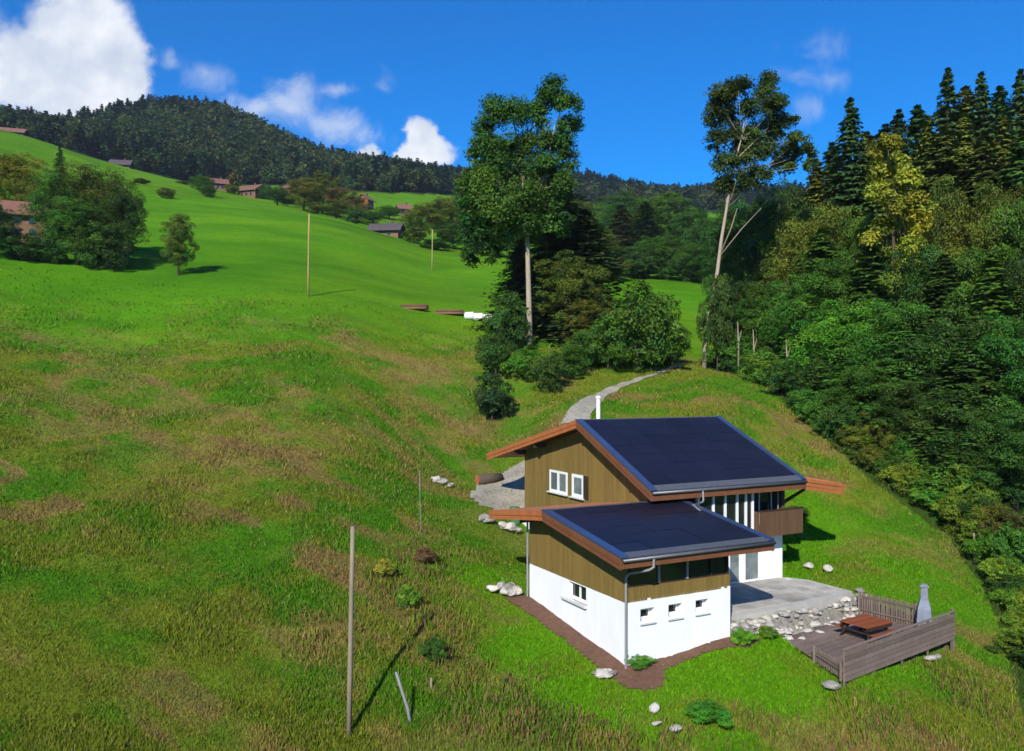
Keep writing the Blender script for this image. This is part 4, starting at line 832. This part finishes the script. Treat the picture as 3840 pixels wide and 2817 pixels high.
for x, vb, vt, w, col, lab in ((2390, 1400, 1060, 330, MG, 'wide rounded green bush beside the gravel track'), (2490, 1370, 1180, 190, DG, 'dark low bush at the track bend'), (2280, 1395, 1190, 190, MG, 'green bush between the lobed tree and the wide bush'),
                               (1900, 1330, 1090, 190, DG, 'dark bush left of the first tall trunk'), (1860, 1420, 1230, 170, DG, 'small dark bush below the one left of the first tall trunk'), (1845, 1590, 1395, 185, (.040, .085, .024), 'rounded grey green bush standing lowest below the first tall tree'),
                               (2060, 1480, 1310, 150, DG, 'low dark bush under the first tall tree'), (1975, 1440, 1290, 160, BG, 'bright low bush in front of the first tall trunk'), (2130, 1420, 1290, 160, MG, 'green bush at the foot of the lobed olive tree'), (2190, 1390, 1240, 170, (.07, .17, .02), 'fresh green bush between lobed tree and track')):
    btree('shrub', 'bush', x, vb, vt, w, col, lab, 'shrub')
ptree('spruce_tree', 'spruce', 2195, 790, 100, 400, KG, 'dark spruce close behind the first tall tree'); ptree('spruce_tree', 'spruce', 2095, 640, 102, 440, KG, 'dark slender spruce hidden behind the first tall tree crown'); ptree('spruce_tree', 'spruce', 1950, 900, 102, 300, KG, 'small dark spruce left behind the first tall trunk')
ptree('broadleaf_tree', 'broad', 2140, 930, 96, 330, (.095, .14, .018), 'lobed olive green tree right of the first tall trunk'); ptree('broadleaf_tree', 'broad', 2200, 1110, 94, 250, (.15, .165, .022), 'low yellow olive tree in the middle group')
# mid distance trees beyond the field
for x, vt, Y, w, kind, col, lab in (
        (2330, 770, 205, 190, 'spruce', (.075, .095, .022), 'grey green spruce beyond the gap over the track'), (2420, 760, 215, 210, 'spruce', DG, 'dark spruce right of the grey green spruce beyond the gap'), (2510, 700, 225, 240, 'broad', MG, 'rounded green tree on the skyline beyond the gap'), (2600, 760, 200, 220, 'broad', DG, 'dark rounded tree beyond the gap, nearest the pale leaning trunk'), (2450, 880, 190, 230, 'broad', MG, 'lower green tree beyond the gap'), (2560, 900, 185, 220, 'broad', DG, 'lower dark tree beyond the gap'), (2250, 860, 200, 220, 'broad', OG, 'olive tree beyond the gap beside the first tall tree'), (2330, 920, 182, 190, 'broad', DG, 'dark low tree at the foot of the gap spruces'),
        (2200, 800, 240, 220, 'broad', DG, 'dark tree far behind the first tall tree, left of the olive one'), (2290, 800, 260, 220, 'broad', MG, 'green tree behind the grey green spruce beyond the gap'), (2400, 790, 262, 240, 'broad', OG, 'olive tree behind the dark spruce beyond the gap'), (2680, 800, 190, 240, 'broad', DG, 'dark tree behind the pale leaning trunk beyond the gap'), (2640, 900, 170, 220, 'broad', MG, 'green tree beside the pale leaning trunk beyond the gap'), (2500, 930, 176, 190, 'bush', MG, 'green thicket at the foot of the trees beyond the gap'), (2400, 940, 176, 190, 'bush', DG, 'dark thicket left at the foot of the trees beyond the gap'), (2590, 950, 172, 170, 'bush', DG, 'dark thicket right at the foot of the trees beyond the gap'), (2300, 960, 170, 170, 'bush', OG, 'olive thicket beside the gap spruces'), (2220, 950, 165, 190, 'broad', DG, 'dark low tree behind the dark spruces'), (2080, 830, 230, 220, 'broad', MG, 'green tree hidden behind the first tall crown'), (1950, 820, 235, 230, 'broad', OG, 'olive tree seen under the first tall crown'), (1850, 880, 196, 190, 'bush', DG, 'dark thicket at the upper field corner'), (1640, 900, 198, 150, 'bush', MG, 'green thicket along the upper edge of the field'), (2150, 740, 300, 240, 'broad', OG, 'far olive tree right of the first tall crown'), (2350, 720, 330, 260, 'broad', MG, 'far green tree above the grey green spruce'),
        (1580, 760, 225, 170, 'broad', OG, 'olive tree right of the long barn'), (1660, 730, 230, 200, 'broad', (.14, .16, .02), 'golden olive tree in the row left of the first tall tree'), (1740, 720, 235, 180, 'broad', MG, 'green tree in the row touching the first tall tree crown'), (1700, 830, 205, 190, 'broad', MG, 'green tree at the field corner left of the first tall tree'), (1790, 850, 200, 190, 'broad', MG, 'green low tree behind the first tall trunk side'), (1560, 850, 205, 120, 'small', OG, 'small olive bush at the end of the barn'),
        (1140, 660, 260, 170, 'broad', (.15, .15, .022), 'golden olive tree at the left end of the hedge row'), (1210, 640, 265, 150, 'broad', OG, 'olive tree in the hedge row, second from its left end'), (1270, 690, 255, 150, 'broad', (.14, .11, .028), 'brownish tree in the middle of the hedge row'), (1335, 720, 250, 120, 'broad', (.11, .11, .024), 'brown olive tree near the right end of the hedge row'), (1330, 770, 235, 80, 'bush', DG, 'dark bush at the right end of the hedge row'), (1260, 760, 240, 120, 'broad', OG, 'lower olive tree in front of the hedge row'), (1040, 700, 280, 110, 'broad', DG, 'dark green tree between the far chalet and the hedge row'), (1400, 790, 270, 110, 'broad', MG, 'green tree beside the small orange gabled house'), (1460, 770, 300, 110, 'broad', MG, 'green tree left of the tiny red house'),
        (740, 690, 320, 60, 'bush', MG, 'green bush left of the pair of far houses'), (1000, 690, 322, 70, 'bush', DG, 'dark bush right of the wide far chalet'), (870, 690, 322, 60, 'bush', OG, 'olive bush between the pair of far houses'), (1080, 720, 285, 80, 'bush', MG, 'green bush at the near side of the hedge row'), (690, 690, 300, 60, 'bush', OG, 'olive bush on the crest of the upper field'), (1190, 760, 245, 100, 'bush', OG, 'olive bush in front of the hedge row'),
        (880, 640, 345, 60, 'farbroad', (.10, .09, .02), 'small golden tree between the pair of far houses'), (760, 655, 250, 100, 'broad', MG, 'green bush like tree on the upper field casting a long shadow'), (620, 705, 215, 80, 'bush', OG, 'small bush on the upper field left of the shadowed tree'), (530, 670, 250, 70, 'bush', OG, 'highest small bush on the upper field'), (780, 690, 240, 70, 'bush', DG, 'dark bush beside the shadowed tree on the upper field'),
        # left group
        (215, 640, 118, 240, 'broad', MG, 'green tree at the left side of the big round clump'), (350, 612, 120, 330, 'broad', (.085, .105, .02), 'tallest grey olive tree of the big round clump'), (455, 690, 116, 220, 'broad', DG, 'dark tree at the right side of the big round clump'), (290, 730, 113, 280, 'broad', MG, 'front green tree of the big round clump'), (430, 840, 112, 170, 'bush', DG, 'dark bush at the foot of the big round clump'), (225, 552, 150, 90, 'spruce', DG, 'small spruce poking up behind the big round clump'),
        (60, 560, 132, 290, 'broad', (.20, .21, .02), 'yellow green tree over the red roof at the left edge'), (130, 660, 128, 170, 'broad', OG, 'olive tree behind the red roof'), (120, 870, 111, 150, 'bush', DG, 'dark bush in front of the red roofed farmhouse'), (40, 860, 110, 150, 'bush', DG, 'dark bush at the left edge under the dark tree'), (200, 870, 111.5, 140, 'bush', DG, 'dark bush between the farmhouse and the round clump'), (370, 830, 112, 190, 'bush', MG, 'green bush in front of the big round clump'), (670, 785, 112, 160, 'broad', (.10, .135, .02), 'small lone tree on the field right of the big round clump')):
    ptree('spruce_tree' if kind == 'spruce' else ('shrub' if kind == 'bush' else 'broadleaf_tree'), kind, x, vt, Y, w, col, lab, 'shrub' if kind == 'bush' else 'tree')
eg = random.Random(31)
EDGE_PX = [(2800, 1420), (2860, 1460), (2930, 1500), (3000, 1560), (3060, 1610), (3110, 1660), (3170, 1710), (3230, 1760), (3300, 1810), (3370, 1860), (3440, 1910), (3510, 1960), (3580, 2010), (3640, 2070), (3690, 2130), (3740, 2200), (3770, 2290), (3790, 2380), (3810, 2480)]
UC = [('mid green', MG), ('bright green', BG), ('dark green', DG), ('olive', OG), ('fresh green', (.10, .21, .02)), ('yellow green', (.17, .25, .022))]
for k, (x, vb) in enumerate(EDGE_PX):
    for rep in range(2):
        w = eg.uniform(120, 200); uc = eg.choice((0, 0, 1, 2, 3, 4)) if k < 7 else eg.choice((0, 1, 3, 4, 5, 5)); btree('shrub', 'bush', x + 25 + rep * 60 + eg.uniform(-15, 15), vb - rep * 25 + eg.uniform(-12, 12), vb - w * eg.uniform(.6, 1.0) - rep * 60, w, UC[uc][1], f"low {UC[uc][0]} bush in the wood edge undergrowth, {'uphill of the chalet' if k < 6 else 'level with the orange canopy' if k < 11 else 'above the deck' if k < 15 else 'beside the deck'}, {'front' if rep == 0 else 'back'} row", 'shrub', 'undergrowth along the wood edge')
btree('broadleaf_tree', 'broad', -25, 972, 740, 210, DG, 'dark tree cut by the left edge in front of the red roofed farmhouse')
# meadow shrubs near the chalet
for x, vb, vt, w, col, lab in ((1440, 2170, 2095, 90, (.26, .23, .03), 'yellow green weed clump left of the brown hollow in the meadow'), (1530, 2290, 2190, 100, (.13, .28, .025), 'bright green leafy shrub in the meadow below the yellow clump'), (2660, 2720, 2630, 170, (.075, .24, .02), 'low bright green broad leaved clump on the slope below the wing'), (1590, 2120, 2050, 110, (.20, .125, .055), 'brown withered clump in the meadow left of the wing'), (2352, 2505, 2425, 26, (.09, .24, .02), 'small green climber at the foot of the corner rain pipe'), (2785, 2420, 2355, 100, (.12, .29, .02), 'bright weed clump at the downhill corner of the terrace'),
                               (1620, 2480, 2390, 110, (.06, .13, .018), 'dark green clump in the meadow above the short post'), (2400, 2500, 2455, 110, (.11, .27, .02), 'grass tuft clump on the soil at the near wing corner'), (2880, 2400, 2350, 90, (.12, .24, .02), 'weed clump growing through the rubble bank')):
    btree('shrub', 'bush', x, vb, vt, w, col, lab, 'shrub')
# --- the three tall individual trees
def hero(name, label, base, Yb, trunk, limbs, lobes, nleaf, leaf, col, bark, seed, r0):
    X, Yy = P2(base[0], base[1], Yb); z = gz(X, Yy); e = tag(empty(name, (X, Yy, z)), label, 'tree'); rng = random.Random(seed)
    def loc(x, y, dy=0): p = pt(x, y, Yb + dy); return (p.x - X, p.y - Yy, p.z - z)
    m = MB(); pts = [(0, 0, -.6)] + [loc(*t[:2]) for t in trunk]; m.tube(pts, [r0 * 1.2] + [r0 * t[2] for t in trunk], 10)
    m.build('trunk', M[bark], e, True)
    lb = [(*loc(x, y, rng.uniform(-1, 1) * r / 22), r / F * Yb * 1.1) for (x, y, r) in lobes]
    for (a, b, c, ra) in limbs: MB().tube([loc(*a), loc(*b, rng.uniform(-1, 1)), loc(*c, rng.uniform(-2, 2))], [r0 * ra, r0 * ra * .7, r0 * ra * .3], 7).build('limb', M[bark], e, True)
    tops = trunk[len(trunk) // 2:]; tw = MB()
    for (x, y, z_, r) in lb:
        t = min(tops, key=lambda t: (Vector(loc(*t[:2])) - Vector((x, y, z_ - 3))).length); s = loc(*t[:2])
        tw.tube([s, ((s[0] + x) / 2, (s[1] + y) / 2, (s[2] + z_) / 2 - .3), (x, y, z_)], [r0 * .16, r0 * .11, r0 * .05], 5)
    tw.build('branches', M[bark], e, True)
    c = link('crown', crown_from_lobes('crown', seed, lb, nleaf, leaf, flat=.85, inner=.6, fuzz=.9), e); c.color = (*col, 1); return e
hero('sycamore_tree', 'tall sycamore with a bare pale trunk left of the track', (1987, 1292), 94, [(1985, 1200, .95), (1980, 1000, .8), (1975, 830, .72), (1965, 700, .55), (1950, 560, .38), (1920, 440, .15)],
     [((1976, 860), (1940, 960 - 170), (1880, 900), .35), ((1975, 840), (2050, 640), (2080, 470), .5), ((2050, 640), (2090, 480), (2110, 360), .3)],
     [(2085, 350, 62), (2130, 400, 48), (2045, 380, 40), (2140, 470, 45), (1860, 420, 62), (1940, 420, 60), (2010, 440, 55), (1815, 470, 42), (1830, 540, 58), (1790, 600, 48), (1930, 540, 60), (2020, 540, 60), (2100, 540, 55), (2130, 600, 42), (1960, 620, 75), (1870, 640, 75), (1800, 700, 72), (2050, 650, 70), (2120, 690, 50), (1930, 730, 90), (1850, 780, 85), (1770, 790, 58), (2020, 760, 85), (1800, 880, 70), (1880, 870, 75), (1960, 830, 60), (2060, 850, 68), (1780, 960, 42), (1840, 955, 40), (2110, 790, 48), (1990, 900, 30), (1745, 700, 38)],
     85000, .21, (.060, .122, .015), 'bark', 901, .36)
hero('sycamore_tree', 'tall leaning tree with pale trunk and high crown before the wood', (2640, 1352), 92, [(2645, 1290, .95), (2662, 1180, .9), (2690, 1020, .8), (2705, 900, .72), (2725, 780, .62), (2745, 650, .45), (2780, 520, .3), (2800, 400, .12)],
     [((2702, 950), (2740, 860), (2765, 780), .3), ((2700, 960), (2780, 860), (2855, 780), .25), ((2735, 700), (2850, 640), (2960, 560), .3), ((2760, 600), (2880, 480), (2890, 350), .3)],
     [(2880, 300, 34), (2870, 350, 40), (2700, 370, 52), (2770, 340, 52), (2680, 440, 40), (2740, 440, 48), (2810, 410, 42), (2900, 410, 50), (2925, 380, 30), (2690, 530, 44), (2780, 510, 60), (2860, 500, 62), (2920, 470, 46), (2720, 610, 46), (2800, 590, 56), (2880, 570, 50), (2990, 530, 38), (2980, 450, 18), (3025, 575, 36), (2960, 580, 40), (2760, 680, 44), (2840, 660, 48), (2940, 620, 40), (3040, 620, 26), (2720, 690, 36)],
     44000, .20, (.052, .098, .017), 'bark', 902, .27)
hero('yellowing_tree', 'sparse yellowing tree standing out of the dark wood', (3340, 1500), 76, [(3345, 1200, .8), (3350, 900, .6), (3345, 700, .4), (3330, 560, .15)], [],
     [(3320, 560, 50), (3360, 620, 45), (3290, 640, 40), (3400, 680, 45), (3330, 720, 42), (3420, 760, 50), (3370, 780, 42), (3280, 720, 35), (3440, 830, 45), (3380, 870, 48), (3310, 850, 40), (3420, 920, 40), (3340, 960, 44), (3400, 1000, 40), (3300, 1020, 42), (3350, 1060, 44), (3280, 1090, 35), (3470, 780, 30), (3330, 640, 40), (3260, 900, 36), (3450, 1060, 36), (3250, 1000, 36), (3300, 1150, 44), (3370, 1160, 44), (3430, 1130, 40), (3330, 900, 46)],
     24000, .21, (.24, .275, .028), 'dark_bark', 903, .22)
for x, vb, vt, Y, lab in ((2768, 1400, 1260, 88, 'thin pale stem at the wood edge nearest the pale leaning trunk'), (2826, 1420, 1290, 85, 'thin pale stem in the middle of three at the wood edge'), (2950, 1470, 1330, 81, 'thin pale stem at the wood edge farthest from the leaning trunk'), (3655, 2090, 2085, 53, 'pale dead stem at the wood edge above the fireplace')):
    X, Yy = P2(x, vb, Y); z = gz(X, Yy); h = pt(x, vt, Y).z - z + 1.5; e = tag(empty('tree_stem', (X, Yy, z)), lab, 'tree'); m = MB().tube([(0, 0, -.3), (.05, 0, h * .5), (-.05, 0, h)], [.11, .09, .05], 7).build('trunk', M['post'], e, True); MB().tube([(0.03, 0, h * .6), (.4, .1, h * .85)], [.05, .02], 5).build('branch', M['bark'], e)

# ------------------------------------------------------------------ forest on the far hill
fr_ = random.Random(5); spots = []
FBx, FBy = [a for a, _ in FB], [b for _, b in FB]
tx = np.array([fr_.uniform(-.75, .95) for _ in range(26000)]); ty = np.array([400 + 560 * fr_.random() ** .9 for _ in range(26000)])
X_ = tx * ty; Z_ = tz(X_, ty); pxx = CX + F * tx; pvv = HY - F * (Z_ - CAM) / ty
ok = pvv < np.interp(pxx, FBx, FBy) - 2
ok &= ~((ty < 560) & (pxx > 1750)) & ~((pxx > 2750) & (ty < 700))
ok &= (ty < 720) | (pxx > 1500)
cell = {}
for i in np.nonzero(ok)[0]:
    k = (int(X_[i] // 6.0), int(ty[i] // 6.0))
    if k in cell: continue
    cell[k] = 1; spots.append((X_[i], ty[i], Z_[i], pxx[i]))
spots.sort(key=lambda s: s[1])
vis = [s for s in spots if -120 < s[3] < 2750]; rest = []
def far_col(sp): g = fr_.uniform(.75, 1.25); return (.028 * g, .056 * g, .024 * g) if sp else (.050 * g * fr_.uniform(.8, 1.3), .082 * g, .022 * g)
nsp = nbr = 0; chunks = {0: [], 1: []}
for i, (X, Y, Z, p) in enumerate(spots):
    sp = float(vnoise(X / 70, Y / 70, 81)) + fr_.uniform(-.35, .35) > .06 or Y > 700
    h = 12 + 10 * fr_.random() ** 1.3 if sp else fr_.uniform(12, 20); w = h * fr_.uniform(.45, .75) if sp else h * fr_.uniform(.6, .95)
    h *= .62 + .38 * float(sst(np.array(Y), 400, 600)); w *= .72 + .28 * float(sst(np.array(Y), 400, 600))
    if -60 < p < 1760 and ((sp and nsp < 230) or (not sp and nbr < 110)) and Y < 640:
        tree('spruce_tree' if sp else 'broadleaf_tree', 'farspruce' if sp else 'farbroad', X, Y, h, w, far_col(sp), f"{'dark spruce' if sp else 'rounded olive tree'} in the far hill forest, {'above the brown house at the far left' if p < 250 else 'behind the dark barn' if p < 620 else 'above the pair of far houses' if p < 1020 else 'above the hedge row' if p < 1380 else 'above the long barn'}", 'tree', 'trees at the foot of the far forest', Z - .4)
        nsp += sp; nbr += not sp
    else: chunks[0 if sp else 1].append((X, Y, Z - .5, h, w))
for kind, lst in chunks.items():
    key = 'farspruce' if kind == 0 else 'farbroad'; V, Q, CC = [], [], []; off = 0; bw = .36 if kind == 0 else .8
    data = []
    for cm, _ in PRO[key]:
        v = np.empty(len(cm.vertices) * 3, np.float32); cm.vertices.foreach_get('co', v); c = np.empty(len(cm.vertices) * 4, np.float32); cm.color_attributes['tint'].data.foreach_get('color', c); data.append((v.reshape(-1, 3), c.reshape(-1, 4)[:, :3]))
    for (X, Y, Z, h, w) in lst:
        v, c = data[fr_.randrange(len(data))]; a = fr_.uniform(0, 6.28); ca_, sa = math.cos(a), math.sin(a); s = w / bw
        V.append(np.stack([(v[:, 0] * ca_ - v[:, 1] * sa) * s + X, (v[:, 0] * sa + v[:, 1] * ca_) * s + Y, v[:, 2] * h + Z], -1)); g = np.array(far_col(kind == 0)); CC.append(c * g[None] / np.array([.03, .05, .012])); Q.append(np.arange(len(v)).reshape(-1, 4) + off); off += len(v)
    if V:
        o = link('far_forest', npmesh('far_forest', np.concatenate(V), np.concatenate(Q), 4, [M['needle'] if kind == 0 else M['leaf']], False, np.concatenate(CC))); o.color = (.03, .05, .012, 1)
        tag(o, 'dark spruce forest covering the far hill' if kind == 0 else 'rounded broadleaf trees mixed into the far hill forest', 'forest', None, 'stuff')

# ------------------------------------------------------------------ meadow grass
g = np.random.default_rng(3)
NB = 700000
yy = np.exp(g.uniform(math.log(25.5), math.log(108), NB)); xx = g.uniform(-.70, .70, NB) * yy
u, v = wh(xx, yy); keep = ~(((u > -.05) & (u < 5.95) & (v > -.05) & (v < 8.8)) | ((u > 5.9) & (u < 15.6) & (v > 6) & (v < 20.8)) | in_poly(u, v, TERR))
rel = np.stack([xx - DA[0], yy - DA[1]], -1); da, db = rel @ DU, rel @ DV; keep &= ~((da > db * DSK - .05) & (da < DLEN) & (db > 0) & (db < DDEP))
keep &= ~(in_poly(xx, yy, SOIL) & (g.random(NB) > .04)) & ~(in_poly(xx, yy, [tuple(p) for p in DRIVE]) & (g.random(NB) > .05))
for (a, wa), (b, wb) in zip(TRACK, TRACK[1:]):
    d = b - a; t = np.clip(((xx - a.x) * d.x + (yy - a.y) * d.y) / d.length_squared, 0, 1); keep &= np.hypot(xx - a.x - d.x * t, yy - a.y - d.y * t) > wa * .45
col, rough, wood, lush = ground_cover(xx, yy)
keep &= g.random(NB) < .08 + .92 * rough
bank = in_poly(xx, yy, BANK); keep &= ~bank | (g.random(NB) < .12)
xx, yy, col, rough, wood, lush = (a[keep] for a in (xx, yy, col, rough, wood, lush)); n = len(xx)
tall = sst(fbm(xx / 3.5, yy / 3.5, 3, 91) + .5, .42, .62)
ht = (.10 + .09 * tall * (1 - .6 * lush)) * g.uniform(.5, 1.5, n) * (1 + .004 * yy); wd = (.012 + .00065 * yy) * g.uniform(.6, 1.5, n)
zz = tz(xx, yy) - .03; ang = g.uniform(0, 2 * math.pi, n); lean = ht * g.uniform(.1, .75, n); la = g.uniform(0, 2 * math.pi, n)
bx, by = np.cos(ang) * wd, np.sin(ang) * wd
V = np.stack([np.stack([xx - bx, yy - by, zz], -1), np.stack([xx + bx, yy + by, zz], -1), np.stack([xx + np.cos(la) * lean, yy + np.sin(la) * lean, zz + ht], -1)], 1).reshape(-1, 3)
seed = (g.random(n) < .05 * (.4 + tall) * (1 - lush))[:, None]
bc = col * g.uniform(.9, 1.65, (n, 1)) * np.stack([g.uniform(.85, 1.3, n), np.ones(n), np.ones(n)], -1); bc = np.where(seed, np.array([[.32, .26, .10]]) * g.uniform(.6, 1.3, (n, 1)), bc)
gr = link('meadow_grass', npmesh('meadow_grass', V, np.arange(n * 3).reshape(n, 3), 3, [M['blade']], False, np.repeat(np.clip(bc, 0, .6), 3, 0)))
tag(gr, 'rough unmown meadow grass with ochre seed heads', 'grass', None, 'stuff')

# --- tall weeds in the hollow left of the wing and along the foot of the slope
zones = [(*hit(x, v), rx, ry, n) for x, v, rx, ry, n in ((1590, 2110, 1.5, 3.2, 5000), (1500, 2200, 1.4, 2.0, 3500), (1660, 2380, 1.6, 2.4, 5000), (1800, 2560, 2.0, 1.6, 6000), (1950, 2720, 2.4, 1.3, 6000), (2250, 2780, 2.5, 1.0, 5000), (2900, 2760, 3.0, 1.0, 5000), (3350, 2720, 2.5, 1.3, 4000), (3620, 2600, 1.6, 1.6, 3000), (1240, 2400, 1.8, 1.3, 3000), (1820, 1560, 2.2, 3, 3000))]
ax_, ay_ = [], []
for X, Y, rx, ry, n in zones: n = n // 2; ax_.append(g.normal(X, rx * .6, n)); ay_.append(g.normal(Y, ry * .6, n))
xx = np.concatenate(ax_); yy = np.concatenate(ay_); u, v = wh(xx, yy)
k = ~in_poly(xx, yy, SOIL) & ~((u > -.6) & (u < 6.2) & (v > -.6) & (v < 9)) & (fbm(xx / 1.1, yy / 1.1, 3, 17) + g.normal(0, .08, len(xx)) > -.06); xx, yy = xx[k], yy[k]; n = len(xx)
ht = g.uniform(.15, .5, n) * (.7 + .6 * (fbm(xx / 2, yy / 2, 2, 19) + .5)); zz = tz(xx, yy) - .05; wd = g.uniform(.012, .03, n); ang = g.uniform(0, 6.28, n); la = g.uniform(0, 6.28, n); ln = ht * g.uniform(.05, .45, n)
bx, by = np.cos(ang) * wd, np.sin(ang) * wd
V = np.stack([np.stack([xx - bx, yy - by, zz], -1), np.stack([xx + bx, yy + by, zz], -1), np.stack([xx + np.cos(la) * ln + bx, yy + np.sin(la) * ln + by, zz + ht], -1), np.stack([xx + np.cos(la) * ln - bx * .4, yy + np.sin(la) * ln - by * .4, zz + ht * .98], -1)], 1).reshape(-1, 3)
pal = np.array([(.20, .145, .05), (.15, .155, .02), (.10, .165, .012), (.16, .10, .045), (.07, .14, .01)]); pk = np.clip(((fbm(xx / 1.7, yy / 1.7, 3, 23) + .5) * 6 + g.normal(0, .9, n)).astype(int), 0, 4)
tw = link('tall_weeds', npmesh('tall_weeds', V, np.arange(n * 4).reshape(n, 4), 4, [M['blade']], False, np.repeat(pal[pk] * g.uniform(1.0, 1.9, (n, 1)), 4, 0)))
tag(tw, 'tall brownish weeds in the hollow and along the foot of the slope', 'weeds', None, 'stuff')

# ------------------------------------------------------------------ thin mountain air over the whole scene
hz = MB().box(-12000, 12000, -12000, 12000, float(GZ.min()) - 1, float(GZ.max()) + 60)
hm = bpy.data.materials.new('thin_air'); hm.use_nodes = True; hn = hm.node_tree; hn.nodes.clear()
ho = hn.nodes.new('ShaderNodeOutputMaterial'); hv = N(hn, 'ShaderNodeVolumePrincipled', i_Density=0.00012); hv.inputs['Color'].default_value = (.72, .84, 1, 1); hv.inputs['Anisotropy'].default_value = .2; L(hn, hv.outputs[0], ho.inputs['Volume'])
hazo = tag(hz.build('haze', hm), 'faint bluish air haze over the valley', None, None, 'stuff')
